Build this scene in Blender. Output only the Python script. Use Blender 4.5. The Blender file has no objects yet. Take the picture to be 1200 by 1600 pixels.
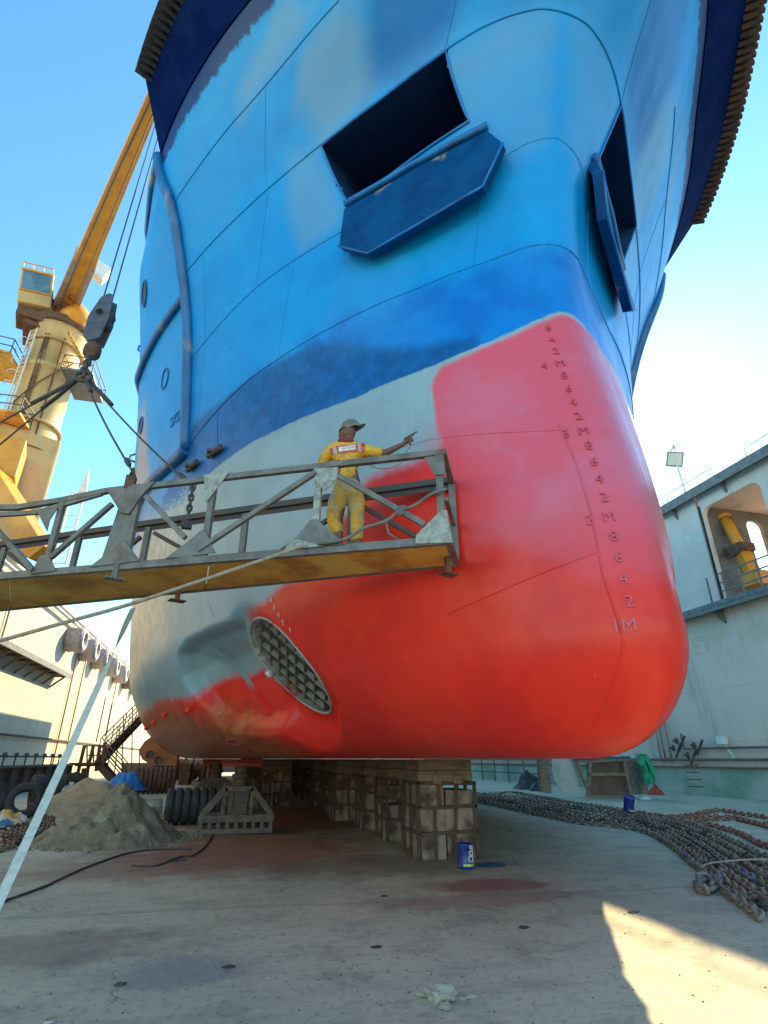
import bpy, math, random
import numpy as np
from math import sin, cos, pi, radians, atan2, hypot, sqrt
from mathutils import Vector, Matrix, noise as mnoise
C = bpy.context.scene.collection
random.seed(7)
# ------------------------------------------------------------------ camera
EYE = 1.45; FPX = 850.0; PITCH = radians(24.4); YAW = radians(14.4)
cF = Vector((sin(YAW)*cos(PITCH), cos(YAW)*cos(PITCH), sin(PITCH)))
cR = Vector((cos(YAW), -sin(YAW), 0)); cU = cR.cross(cF)
cam = bpy.data.cameras.new('camera'); camo = bpy.data.objects.new('camera', cam); C.objects.link(camo)
camo.matrix_world = Matrix(((cR.x, cU.x, -cF.x, 0), (cR.y, cU.y, -cF.y, 0), (cR.z, cU.z, -cF.z, EYE), (0, 0, 0, 1)))
cam.sensor_fit = 'VERTICAL'; cam.sensor_height = 36; cam.lens = 36*FPX/1600
cam.clip_start = .05; cam.clip_end = 3000
bpy.context.scene.camera = camo
# ------------------------------------------------------------------ sky, sun, exposure
SUN_EL = radians(31.0); SUN_AZ = radians(45.8)
w = bpy.data.worlds.new('World'); bpy.context.scene.world = w; w.use_nodes = True
nt = w.node_tree; bg = nt.nodes['Background']
sky = nt.nodes.new('ShaderNodeTexSky'); sky.sky_type = 'NISHITA'; sky.sun_disc = False
sky.sun_elevation = SUN_EL; sky.sun_rotation = SUN_AZ; sky.air_density = 1.0; sky.dust_density = .07; sky.ozone_density = 1.6
hs = nt.nodes.new('ShaderNodeHueSaturation'); hs.inputs['Saturation'].default_value = 1.28
tn_ = nt.nodes.new('ShaderNodeMix'); tn_.data_type = 'RGBA'; tn_.blend_type = 'MULTIPLY'; tn_.inputs[0].default_value = 1; tn_.inputs[7].default_value = (1.04, 1.055, .93, 1); nt.links.new(sky.outputs[0], tn_.inputs[6]); nt.links.new(tn_.outputs[2], hs.inputs['Color']); nt.links.new(hs.outputs[0], bg.inputs[0]); bg.inputs[1].default_value = .15
sl = bpy.data.lights.new('sun', 'SUN'); sl.energy = 4.2; sl.angle = radians(.5); sl.color = (1, .76, .41)
so = bpy.data.objects.new('sun', sl); C.objects.link(so)
sd = Vector((sin(SUN_AZ)*cos(SUN_EL), cos(SUN_AZ)*cos(SUN_EL), sin(SUN_EL)))
so.rotation_euler = sd.to_track_quat('Z', 'Y').to_euler(); so.location = (20, 20, 30)
vs = bpy.context.scene.view_settings; vs.view_transform = 'Standard'; vs.look = 'None'; vs.gamma = 1; vs.exposure = 1.63
# ------------------------------------------------------------------ measuring helpers (points of the place read from the photograph's 1200x1600 grid)
def _d(px, py): return cR*(px-600)+cU*(800-py)+cF*FPX
def at_z(px, py, z=0.0):
    d = _d(px, py); return d*((z-EYE)/d.z)+Vector((0, 0, EYE))
def at_x(px, py, x):
    d = _d(px, py); return d*(x/d.x)+Vector((0, 0, EYE))
def at_y(px, py, y):
    d = _d(px, py); return d*(y/d.y)+Vector((0, 0, EYE))
def at_h(px, py, H):
    d = _d(px, py); return d*(H/(d.x*sin(YAW)+d.y*cos(YAW)))+Vector((0, 0, EYE))
# ------------------------------------------------------------------ mesh builder
class MB:
    def __init__(s): s.v = []; s.f = []; s.m = []; s.sm = []
    def add(s, vs, fs, m=0, smooth=False):
        o = len(s.v); s.v += [tuple(v) for v in vs]
        for f in fs: s.f.append(tuple(i+o for i in f)); s.m.append(m); s.sm.append(smooth)
        return s
    def box(s, c, size, rot=None, m=0):
        x, y, z = [q/2 for q in size]; R = rot if rot is not None else Matrix.Identity(3)
        c = Vector(c)
        vs = [c+R@Vector((a*x, b*y, d*z)) for a in (-1, 1) for b in (-1, 1) for d in (-1, 1)]
        return s.add(vs, [(0, 1, 3, 2), (4, 6, 7, 5), (0, 4, 5, 1), (2, 3, 7, 6), (0, 2, 6, 4), (1, 5, 7, 3)], m)
    def beam(s, a, b, w, h=None, up=(0, 0, 1), m=0, ext=0):
        a = Vector(a); b = Vector(b); h = w if h is None else h
        d = (b-a); L = d.length
        if L < 1e-6: return s
        d /= L; up = Vector(up)
        if abs(d.dot(up)) > .98: up = Vector((0, 1, 0)) if abs(d.y) < .9 else Vector((1, 0, 0))
        sx = d.cross(up).normalized(); uz = sx.cross(d)
        R = Matrix((sx, d, uz)).transposed()
        return s.box((a+b)/2, (w, L+2*ext, h), R, m)
    def tube(s, path, r, n=8, closed=False, m=0, caps=True, smooth=True):
        P = [Vector(p) for p in path]; N = len(P); rs = r if isinstance(r, (list, tuple)) else [r]*N
        T = []
        for i in range(N):
            if closed: t = P[(i+1) % N]-P[i-1]
            else: t = P[min(i+1, N-1)]-P[max(i-1, 0)]
            T.append(t.normalized() if t.length > 1e-9 else Vector((0, 0, 1)))
        u = T[0].orthogonal().normalized(); vs = []
        for i in range(N):
            u = (u-T[i]*u.dot(T[i]))
            u = u.normalized() if u.length > 1e-6 else T[i].orthogonal().normalized()
            b = T[i].cross(u)
            for k in range(n):
                a = 2*pi*k/n; vs.append(P[i]+(u*cos(a)+b*sin(a))*rs[i])
        fs = []
        for i in range(N if closed else N-1):
            j = (i+1) % N
            for k in range(n):
                k2 = (k+1) % n; fs.append((i*n+k, i*n+k2, j*n+k2, j*n+k))
        s.add(vs, fs, m, smooth)
        if caps and not closed:
            o = len(s.v)-len(vs); s.f.append(tuple(o+k for k in range(n))[::-1]); s.m.append(m); s.sm.append(False)
            s.f.append(tuple(o+(N-1)*n+k for k in range(n))); s.m.append(m); s.sm.append(False)
        return s
    def lathe(s, prof, c=(0, 0, 0), axis=(0, 0, 1), n=24, m=0, smooth=True):
        """prof: (radius, height) pairs along the axis"""
        ax = Vector(axis).normalized(); u = ax.orthogonal().normalized(); b = ax.cross(u); c = Vector(c)
        vs = []; fs = []
        for r, h in prof:
            for k in range(n):
                a = 2*pi*k/n; vs.append(c+ax*h+(u*cos(a)+b*sin(a))*r)
        for i in range(len(prof)-1):
            for k in range(n):
                k2 = (k+1) % n; fs.append((i*n+k, i*n+k2, (i+1)*n+k2, (i+1)*n+k))
        return s.add(vs, fs, m, smooth)
    def prism(s, poly, ext, m=0):
        poly = [Vector(p) for p in poly]; e = Vector(ext); n = len(poly)
        vs = poly+[p+e for p in poly]
        fs = [tuple(range(n))[::-1], tuple(range(n, 2*n))]+[(i, (i+1) % n, (i+1) % n+n, i+n) for i in range(n)]
        return s.add(vs, fs, m)
    def grid(s, pts, m=0, smooth=True, flip=False):
        R = len(pts); Q = len(pts[0]); vs = [p for r in pts for p in r]; fs = []
        for i in range(R-1):
            for j in range(Q-1):
                q = (i*Q+j, i*Q+j+1, (i+1)*Q+j+1, (i+1)*Q+j); fs.append(q[::-1] if flip else q)
        return s.add(vs, fs, m, smooth)
    def ico(s, c, r, seed=0, amp=.25, sub=2, sc=(1, 1, 1), m=0, smooth=False):
        import bmesh
        bm = bmesh.new(); bmesh.ops.create_icosphere(bm, subdivisions=sub, radius=1)
        vs = []
        for v in bm.verts:
            k = 1+amp*mnoise.noise(v.co*1.7+Vector((seed*3.1, seed, 0)))
            vs.append((c[0]+v.co.x*r*k*sc[0], c[1]+v.co.y*r*k*sc[1], c[2]+v.co.z*r*k*sc[2]))
        fs = [tuple(v.index for v in f.verts) for f in bm.faces]; bm.free()
        return s.add(vs, fs, m, smooth)
OFF = {}
def build(name, mb, mat, parent=None, bevel=0):
    me = bpy.data.meshes.new(name)
    o = bpy.data.objects.new(name, me); C.objects.link(o)
    off = Vector((0, 0, 0))
    if parent is not None: o.parent = parent; off = OFF.get(parent.name, off)
    OFF[o.name] = off
    vs = [(v[0]-off.x, v[1]-off.y, v[2]-off.z) for v in mb.v] if off.length > 0 else mb.v
    me.from_pydata(vs, [], mb.f); me.validate(clean_customdata=False) if False else None
    mats = mat if isinstance(mat, (list, tuple)) else [mat]
    for q in mats: me.materials.append(q)
    me.polygons.foreach_set('material_index', mb.m); me.polygons.foreach_set('use_smooth', mb.sm)
    me.update()
    if bevel:
        b = o.modifiers.new('bevel', 'BEVEL'); b.width = bevel; b.segments = 2; b.limit_method = 'ANGLE'; b.angle_limit = radians(40)
    return o
def tag(o, label=None, cat=None, group=None, kind=None):
    if label: o['label'] = label
    if cat: o['category'] = cat
    if group: o['group'] = group
    if kind: o['kind'] = kind
    return o
def thing(name, loc, label, cat, group=None):
    o = bpy.data.objects.new(name, None); C.objects.link(o); o.location = loc; o.empty_display_size = .2
    OFF[o.name] = Vector(loc); return tag(o, label, cat, group)
def copy_tree(o, parent=None):
    c = o.copy(); C.objects.link(c); c.parent = parent
    for ch in list(o.children): copy_tree(ch, c)
    return c
def rotz(a): return Matrix.Rotation(a, 3, 'Z')
# ------------------------------------------------------------------ materials
def newmat(name):
    m = bpy.data.materials.new(name); m.use_nodes = True; n = m.node_tree
    return m, n, n.nodes['Principled BSDF']
def nd(n, t, **k):
    x = n.nodes.new(t)
    for a, b in k.items():
        if a.startswith('i_'):
            x.inputs[int(a[2:])].default_value = b
        else: setattr(x, a, b)
    return x
def math_(n, op, a, b=None, c=None, clamp=False):
    x = nd(n, 'ShaderNodeMath', operation=op); x.use_clamp = clamp
    for i, q in enumerate((a, b, c)):
        if q is None: continue
        if hasattr(q, 'is_linked') or hasattr(q, 'links'): n.links.new(q, x.inputs[i])
        else: x.inputs[i].default_value = q
    return x.outputs[0]
def noise_(n, scale, detail=4, rough=.6, vec=None, stretch=None):
    tx = nd(n, 'ShaderNodeTexNoise'); tx.inputs['Scale'].default_value = scale; tx.inputs['Detail'].default_value = detail; tx.inputs['Roughness'].default_value = rough
    if vec is None:
        tc = nd(n, 'ShaderNodeTexCoord'); vec = tc.outputs['Object']
    if stretch:
        mp = nd(n, 'ShaderNodeMapping'); mp.inputs['Scale'].default_value = stretch; n.links.new(vec, mp.inputs[0]); vec = mp.outputs[0]
    n.links.new(vec, tx.inputs['Vector']); return tx.outputs[0]
def ramp_(n, fac, lo, hi):
    x = nd(n, 'ShaderNodeMapRange'); x.interpolation_type = 'SMOOTHSTEP'
    n.links.new(fac, x.inputs[0]); x.inputs[1].default_value = lo; x.inputs[2].default_value = hi; return x.outputs[0]
def mix_(n, fac, a, b):
    x = nd(n, 'ShaderNodeMix', data_type='RGBA')
    for sock, q in ((x.inputs[0], fac), (x.inputs[6], a), (x.inputs[7], b)):
        if hasattr(q, 'links'): n.links.new(q, sock)
        elif isinstance(q, (int, float)): sock.default_value = q
        else: sock.default_value = (*q, 1) if len(q) == 3 else q
    return x.outputs[2]
def bump_(n, bsdf, h, strength=.3, dist=.02):
    b = nd(n, 'ShaderNodeBump'); b.inputs['Strength'].default_value = strength; b.inputs['Distance'].default_value = dist
    n.links.new(h, b.inputs['Height']); n.links.new(b.outputs[0], bsdf.inputs['Normal'])
def surf(name, col, col2=None, scale=3, rough=.6, metal=0, bump=.25, lo=.4, hi=.65, col3=None, sc3=1.2, lo3=.55, hi3=.7, stretch=None, bdist=.01, detail=6, spec=None):
    """a weathered surface: col mottled with col2 (and blotched with col3)"""
    m, n, b = newmat(name)
    f = noise_(n, scale, detail, .65, stretch=stretch)
    c = mix_(n, ramp_(n, f, lo, hi), col, col2 if col2 else tuple(q*.72 for q in col))
    if col3: c = mix_(n, ramp_(n, noise_(n, sc3, 5, .6, stretch=stretch), lo3, hi3), c, col3)
    n.links.new(c, b.inputs['Base Color']); b.inputs['Roughness'].default_value = rough; b.inputs['Metallic'].default_value = metal
    if spec is not None: b.inputs['Specular IOR Level'].default_value = spec
    if bump: bump_(n, b, noise_(n, scale*6, 4, .6), bump, bdist)
    return m
M = {}
M['grey_steel'] = surf('grey_painted_steel', (.17, .165, .15), (.10, .095, .085), 5, .5, bump=.2, col3=(.13, .075, .045), sc3=3.5, lo3=.56, hi3=.70)
M['grey_chip'] = surf('chipped_overspray', (.36, .38, .34), (.20, .21, .19), 14, .7, bump=.5, col3=(.2, .2, .2), sc3=9, lo3=.6, hi3=.66)
M['rust'] = surf('rusty_steel', (.16, .075, .04), (.07, .04, .03), 6, .85, bump=.5)
M['dark_steel'] = surf('dark_steel', (.06, .055, .055), (.10, .06, .045), 5, .65, bump=.3)
M['rust_wood'] = surf('rust_stained_plywood', (.76, .38, .06), (.40, .18, .035), 1.6, .75, bump=.3, col3=(.70, .44, .09), sc3=1.1, lo3=.5, hi3=.66, stretch=(1, 1, 1))
M['wood'] = surf('weathered_timber', (.27, .19, .13), (.16, .11, .08), 2.5, .85, bump=.5, stretch=(1, 1, 5), bdist=.02)
M['wood_red'] = surf('oversprayed_timber', (.26, .185, .14), (.17, .12, .09), 2.5, .85, bump=.5, stretch=(1, 1, 5), bdist=.02, col3=(.36, .05, .03), sc3=1.5, lo3=.52, hi3=.66)
M['concrete_block'] = surf('rust_streaked_concrete', (.33, .245, .195), (.20, .135, .10), 4, .9, bump=.9, col3=(.10, .05, .032), sc3=2.2, lo3=.46, hi3=.62, bdist=.02)
M['block_grey'] = surf('block_grey', (.10, .10, .105), (.06, .055, .055), 5, .5, bump=.2)
M['yellow'] = surf('crane_yellow', (.62, .40, .14), (.50, .33, .13), .8, .5, bump=.05, col3=(.33, .22, .12), sc3=.7, lo3=.6, hi3=.75)
M['cream'] = surf('crane_cream', (.56, .35, .13), (.42, .27, .11), .6, .55, bump=.05, col3=(.34, .25, .16), sc3=.5, lo3=.6, hi3=.75, stretch=(1, 1, .4))
M['orange'] = surf('crane_orange', (.75, .30, .02), (.58, .22, .02), 1, .45, bump=.05)
M['white'] = surf('white_paint', (.70, .70, .67), (.58, .58, .55), 3, .5, bump=.1)
M['rubber'] = surf('black_rubber', (.028, .028, .03), (.05, .048, .045), 7, .8, bump=.5)
M['rubber_blue'] = surf('bluish_rubber', (.035, .045, .055), (.06, .065, .07), 7, .75, bump=.6)
M['rope'] = surf('hemp_rope', (.42, .34, .25), (.28, .22, .16), 30, .9, bump=.6)
M['cable'] = surf('dark_cable', (.05, .05, .06), (.08, .06, .05), 12, .6, bump=.3)
M['strap'] = surf('webbing_strap', (.58, .60, .52), (.46, .48, .41), 20, .8, bump=.3)
M['chain'] = surf('chain_steel', (.25, .18, .13), (.33, .24, .17), 5, .75, metal=.25, bump=.5, col3=(.06, .055, .055), sc3=1, lo3=.5, hi3=.6)
M['chain_rust'] = surf('chain_rust', (.33, .16, .10), (.20, .10, .07), 5, .85, metal=.1, bump=.5)
M['chain_blue'] = surf('chain_bluish', (.27, .23, .19), (.17, .145, .12), 2.5, .7, metal=.25, bump=.5, col3=(.05, .08, .32), sc3=.8, lo3=.62, hi3=.70)
M['sand'] = surf('grit_pile', (.30, .25, .165), (.20, .165, .11), 5, .95, bump=1, bdist=.04, col3=(.36, .34, .25), sc3=2)
M['blue_can'] = surf('can_blue', (.015, .03, .22), (.02, .05, .33), 5, .35, bump=.05)
M['tarp_blue'] = surf('blue_tarp', (.02, .22, .55), (.02, .15, .42), 4, .5, bump=.6, bdist=.03)
M['tarp_green'] = surf('green_tarp', (.02, .34, .20), (.02, .25, .14), 4, .55, bump=.6, bdist=.03)
M['black_bag'] = surf('black_plastic', (.02, .022, .03), (.035, .035, .04), 6, .35, bump=.8, bdist=.03)
M['yellow_paint'] = surf('faded_yellow', (.60, .53, .34), (.56, .50, .38), 3, .7, bump=.05)
M['floodglass'] = surf('lamp_glass', (.55, .55, .45), (.5, .5, .42), 3, .25, bump=0)
M['glass'] = surf('cab_glass', (.12, .22, .27), (.07, .13, .17), .8, .12, bump=0)
def hullmark(name, col, rough=.35): return surf(name, col, tuple(q*.8 for q in col), 6, rough, bump=.1)
M['weld_blue'] = hullmark('weld_blue', (.003, .13, .42)); M['weld_red'] = hullmark('weld_red', (.63, .082, .12)); M['weld_grey'] = hullmark('weld_grey', (.30, .37, .40))
M['pad_white'] = hullmark('primer_white', (.65, .66, .64))

XC=3.35; KZ=1.45; RB=1.05; BM=6.5
HB=[0,.3,.6,1,1.5,2,3,4,5,5.8,6.2,6.5]
LV=[(1.05,[3.72,3.86,4.2,4.7,5.35,6.0,7.5,9.2,11.5,14.8,18,21.5]),
(2.3,[3.82,3.93,4.2,4.56,5.07,5.66,7.3,8.9,11,13.6,16,18.5]),
(3.8,[4.1,4.18,4.38,4.68,5.2,5.75,7.1,8.5,10.4,12.6,14.6,16.5]),
(5.0,[4.27,4.35,4.52,4.82,5.3,5.8,6.95,8.25,10.3,12.1,13.7,15.2]),
(5.97,[4.18,4.27,4.52,4.87,5.3,5.7,6.72,8.1,9.9,11.5,12.9,14]),
(7.6,[3.78,3.85,4.07,4.45,4.9,5.4,6.4,7.6,9.2,10.8,11.9,12.8]),
(9.14,[3.17,3.2,3.32,3.58,4.05,4.57,5.65,6.82,8.2,9.6,10.5,11.4]),
(10.3,[1.85,1.88,2.0,2.2,2.65,3.15,4.3,5.7,7.1,8.4,9.2,10.1]),
(11.2,[.9,.93,1.05,1.25,1.75,2.25,3.35,4.7,6.1,7.6,8.7,10.1]),
(12.5,[-.55,-.52,-.4,-.2,.3,.8,1.95,3.3,4.85,6.5,7.6,9.0])]
LV=[(v+1.45,r) for v,r in LV]
def pchip(x,y,xq):
    x=np.asarray(x,float);y=np.asarray(y,float);h=np.diff(x);d=np.diff(y)/h
    m=np.zeros_like(y)
    for i in range(1,len(x)-1):
        if d[i-1]*d[i]>0:
            w1=2*h[i]+h[i-1];w2=h[i]+2*h[i-1];m[i]=(w1+w2)/(w1/d[i-1]+w2/d[i])
    m[0]=d[0];m[-1]=d[-1]
    i=np.clip(np.searchsorted(x,xq,side='right')-1,0,len(x)-2)
    t=(xq-x[i])/h[i];t2=t*t;t3=t2*t
    return (2*t3-3*t2+1)*y[i]+(t3-2*t2+t)*h[i]*m[i]+(-2*t3+3*t2)*y[i+1]+(t3-t2)*h[i]*m[i+1]
HQ=np.concatenate([np.linspace(0,1,21)**1.0,np.linspace(1,BM,56)[1:]])
ZL=[l[0] for l in LV]
_rows=np.array([pchip(HB,l[1],HQ) for l in LV])
# the tip: zero slope at hb=0
for r in _rows:
    y0,y3=r[0],r[6]
    for k in range(6): r[k]=y0+(y3-y0)*(HQ[k]/.3)**2
BEND=60.0
def level(z):
    """waterline at z: (hb, Y) polyline incl. aft run; below the bilge the curve is drawn in"""
    zz=max(z,KZ+RB)
    Y=np.array([pchip(ZL,_rows[:,k],np.array([zz]))[0] for k in range(len(HQ))])
    h=np.concatenate([HQ,[BM]*3]);Y=np.concatenate([Y,[Y[-1]+6,44,BEND]])
    if z<KZ+1.93:
        arc=np.concatenate([[0],np.cumsum(np.hypot(np.diff(h),np.diff(Y)))]);q=np.clip((arc-1.2)/3.5,0,1);q=q*q*(3-2*q)
        rb=RB+.88*q;dz=np.clip(KZ+rb-z,0,None)
        ins=rb-np.sqrt(np.maximum(0,rb*rb-dz*dz))
        dh=np.gradient(h);dY=np.gradient(Y);n=np.hypot(dh,dY)
        nh=dY/n;nY=-dh/n
        nh[0]=0;nY[0]=-1
        h=np.maximum(h-nh*ins,0);Y=Y-nY*ins
        h[0]=0
        k0=int(np.nonzero(h<=1e-9)[0].max());Y[:k0]=Y[k0]
    return h,Y
_cache={}
def lev(z):
    k=round(z,4)
    if k not in _cache:
        h,Y=level(z);s=np.concatenate([[0],np.cumsum(np.hypot(np.diff(h),np.diff(Y)))])
        _cache[k]=(h,Y,s)
    return _cache[k]
def pt(s,z,side=-1):
    """point on the shell: s metres along the waterline from the stem, side -1 = the photo's left"""
    h,Y,S=lev(z)
    return np.array([XC+side*np.interp(s,S,h),np.interp(s,S,Y),z])
def nrm(s,z,side=-1):
    e=.03
    a=pt(max(s-e,0),z,side);b=pt(s+e,z,side);c=pt(s,z-e,side);d=pt(s,z+e,side)
    n=np.cross(b-a,d-c)*(-side) ;n=n/np.linalg.norm(n)
    if n@np.array([side*.5,-.6,-.2])<0 : n=-n
    return n
# ================================================================== setting
# ---- sun-facing concrete dock floor
m, n, b = newmat('dock_concrete')
tc = nd(n, 'ShaderNodeTexCoord'); V = tc.outputs['Object']
sep = nd(n, 'ShaderNodeSeparateXYZ'); n.links.new(V, sep.inputs[0]); X_, Y_ = sep.outputs[0], sep.outputs[1]
big = noise_(n, .35, 6, .6, V); mid = noise_(n, 1.3, 8, .7, V, (1, 1.6, 1)); fine = noise_(n, 14, 6, .7, V); fine2 = noise_(n, 55, 4, .7, V)
c = mix_(n, ramp_(n, big, .38, .62), (.52, .485, .34), (.42, .41, .295))
c = mix_(n, math_(n, 'MULTIPLY', ramp_(n, mid, .46, .66), .7), c, (.29, .275, .215))
c = mix_(n, math_(n, 'MULTIPLY', ramp_(n, fine, .50, .70), .6), c, (.14, .13, .11))
c = mix_(n, math_(n, 'MULTIPLY', ramp_(n, noise_(n, 3.7, 8, .75, V), .56, .70), .5), c, (.50, .47, .38))
def blob(cx, cy, rx, ry, ns, amp=.7, lo=.0, hi=.6):
    dx = math_(n, 'DIVIDE', math_(n, 'SUBTRACT', X_, cx), rx); dy = math_(n, 'DIVIDE', math_(n, 'SUBTRACT', Y_, cy), ry)
    r = math_(n, 'SQRT', math_(n, 'ADD', math_(n, 'MULTIPLY', dx, dx), math_(n, 'MULTIPLY', dy, dy)))
    q = math_(n, 'SUBTRACT', math_(n, 'ADD', 1.0+amp*.5, 0), math_(n, 'ADD', r, math_(n, 'MULTIPLY', noise_(n, ns, 7, .7, V), amp)))
    return ramp_(n, q, lo, hi)
def stain(c, args, col, k): return mix_(n, math_(n, 'MULTIPLY', blob(*args), k), c, col)
c = mix_(n, math_(n, 'MULTIPLY', ramp_(n, noise_(n, .8, 8, .72, V, (1.8, .8, 1)), .52, .66), .35), c, (.16, .155, .125))
c = mix_(n, math_(n, 'MULTIPLY', ramp_(n, noise_(n, 2.2, 8, .8, V, (.5, 2.2, 1)), .55, .66), .5), c, (.52, .49, .36))
c = stain(c, (.4, 11.3, 3.0, 3.0, 1.5, 1.5), (.26, .07, .04), .8)
c = stain(c, (1.6, 17, 3.6, 5.5, .9, .9), (.20, .055, .035), .85)
c = stain(c, (-1.4, 9.9, 2.2, 1.2, 2.2, 1.4), (.24, .13, .08), .6)
c = stain(c, (3.35, 7.6, 1.1, .55, 2.5, 1.4), (.22, .035, .04), .7)
c = stain(c, (2.9, 6.9, 1.6, .5, 3, 1.5), (.24, .08, .07), .45)
c = stain(c, (-.2, 5.35, .8, .5, 2.5, 1.4), (.18, .21, .24), .6)
c = stain(c, (-1.7, 6.2, 2.2, .7, 2.2, 1.6), (.14, .125, .10), .55)
c = stain(c, (2.2, 9.3, 2.6, 1.2, 1.6, 1.6), (.14, .105, .08), .6)
# slab joint running across the floor
jy = math_(n, 'SUBTRACT', Y_, math_(n, 'ADD', 7.22, math_(n, 'MULTIPLY', math_(n, 'SUBTRACT', noise_(n, .9, 3, .5, V), .5), .35)))
jy = math_(n, 'ABSOLUTE', math_(n, 'ADD', jy, math_(n, 'MULTIPLY', X_, .055)))
c = mix_(n, math_(n, 'MULTIPLY', ramp_(n, jy, .022, .004), .55), c, (.46, .43, .36))
c = mix_(n, math_(n, 'MULTIPLY', ramp_(n, math_(n, 'ABSOLUTE', math_(n, 'SUBTRACT', jy, .03)), .02, .004), .5), c, (.09, .085, .075))
vor = nd(n, 'ShaderNodeTexVoronoi'); vor.feature = 'DISTANCE_TO_EDGE'; vor.inputs['Scale'].default_value = .42
wv = nd(n, 'ShaderNodeTexNoise'); wv.inputs['Scale'].default_value = 1.8; wv.inputs['Detail'].default_value = 5; n.links.new(V, wv.inputs['Vector'])
wm = nd(n, 'ShaderNodeVectorMath', operation='MULTIPLY_ADD'); n.links.new(wv.outputs[1], wm.inputs[0]); wm.inputs[1].default_value = (.9, .9, 0); n.links.new(V, wm.inputs[2]); n.links.new(wm.outputs[0], vor.inputs['Vector'])
crk = math_(n, 'MULTIPLY', ramp_(n, vor.outputs['Distance'], .011, .002), ramp_(n, big, .5, .58))
c = mix_(n, math_(n, 'MULTIPLY', crk, .3), c, (.08, .075, .065))
n.links.new(c, b.inputs['Base Color'])
n.links.new(math_(n, 'MULTIPLY_ADD', mid, -.35, 1.0), b.inputs['Roughness'])
c = mix_(n, math_(n, 'MULTIPLY', ramp_(n, fine2, .60, .72), .35), c, (.13, .12, .10))
n.links.new(c, b.inputs['Base Color'])
hh = math_(n, 'ADD', math_(n, 'MULTIPLY', fine, .6), math_(n, 'ADD', math_(n, 'MULTIPLY', fine2, .25), math_(n, 'MULTIPLY', mid, .9)))
bump_(n, b, math_(n, 'SUBTRACT', hh, crk), .55, .02)
M['ground'] = m
g = MB(); N_ = 30
g.grid([[(-600+1200*i/N_, -300+1400*j/N_, 0) for i in range(N_+1)] for j in range(N_+1)], smooth=False)
tag(build('dock_floor', g, M['ground']), kind='structure')

# ================================================================== the ship
def inside_sdf(poly, s, z):
    """signed distance (positive inside) to a polygon, arrays s,z"""
    P = np.array(poly, float); d = np.full(s.shape, 1e9); ins = np.zeros(s.shape, bool)
    for i in range(len(P)):
        a = P[i]; q = P[(i+1) % len(P)]; e = q-a; L = max(e@e, 1e-12)
        t = np.clip(((s-a[0])*e[0]+(z-a[1])*e[1])/L, 0, 1)
        d = np.minimum(d, np.hypot(s-a[0]-t*e[0], z-a[1]-t*e[1]))
        if a[1] != q[1]:
            c_ = ((a[1] > z) != (q[1] > z)) & (s < (q[0]-a[0])*(z-a[1])/(q[1]-a[1])+a[0]); ins ^= c_
    return np.where(ins, d, -d)
EDGE = [(-1, 6.36), (0, 6.34), (.11, 6.33), (.36, 6.22), (.75, 6.08), (1.15, 6.0), (1.67, 5.96), (2.43, 5.96), (2.85, 5.93), (3.55, 6.0), (4.07, 6.03), (4.92, 6.02), (5.58, 5.96), (6.19, 5.9), (6.84, 5.85), (8.31, 5.95), (9.95, 6.2), (80, 6.3)]
POLY = {
 'p_blue': EDGE+[(80, 30), (-1, 30)],
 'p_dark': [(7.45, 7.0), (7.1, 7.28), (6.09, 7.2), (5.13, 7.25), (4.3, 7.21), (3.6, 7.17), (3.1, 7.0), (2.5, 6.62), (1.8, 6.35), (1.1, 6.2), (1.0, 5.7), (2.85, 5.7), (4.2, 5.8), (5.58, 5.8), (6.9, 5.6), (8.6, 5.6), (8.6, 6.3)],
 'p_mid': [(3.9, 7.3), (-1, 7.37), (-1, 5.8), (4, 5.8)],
 'p_red': [(2.8, 4.62), (2.19, 4.57), (1.78, 4.52), (1.63, 3.88), (1.57, 3.43), (1.19, 3.29), (.79, 3.09), (.54, 2.89), (-1, 2.72), (-1, .5), (80, .5), (80, 2.4), (11.56, 2.4), (9.81, 2.37), (7.71, 2.40), (6.33, 2.39), (5.39, 2.51), (5.35, 2.95), (5.5, 3.3), (4.56, 3.52), (3.73, 3.69), (3.15, 4.32)],
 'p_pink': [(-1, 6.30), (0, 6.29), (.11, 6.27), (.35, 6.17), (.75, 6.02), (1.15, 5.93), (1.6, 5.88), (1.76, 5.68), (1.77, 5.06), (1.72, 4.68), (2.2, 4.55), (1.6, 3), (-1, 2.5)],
 'p_rust': [(80, 2.6), (11.3, 2.42), (8.55, 2.24), (7.04, 2.06), (6.1, 1.8), (5.0, 1.5), (5.0, .9), (80, .9)],
 'p_beige': [(4.63, 11.64), (4.65, 11.2), (3.79, 10.5), (2.89, 10.67), (3.2, 11.19), (3.6, 11.59), (3.97, 11.7)],
 'p_grey': [(4.0, 10.56), (3.19, 9.28), (3.39, 9.06), (4.12, 9.08), (4.6, 10.0), (4.75, 10.75)],
 'p_strip': [(5.33, 12.36), (4.34, 11.92), (5.39, 11.78), (6.22, 11.7), (6.43, 11.94)],
 'p_navy': [(3.1, 10.7), (3.3, 11.8), (2.6, 12.4), (1.3, 11.9), (1.6, 10.75), (2.1, 10.55)],
 'p_tan': [(11.3, 9.33), (10.4, 9.2), (9.9, 8.1), (9.3, 6.77), (11.3, 6.9)],
 'p_prim': [(12, 7.6), (9.3, 7.4), (9.0, 6.0), (6.6, 5.9), (6.9, 5.6), (7.4, 5.0), (8.3, 3.4), (12, 3.0)],
 'p_nose': [(1.3, 10.5), (1.75, 10.5), (1.35, 9.7), (1.05, 9.3), (.5, 8.7), (.1, 8.9), (.15, 10.5)],
}
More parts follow.
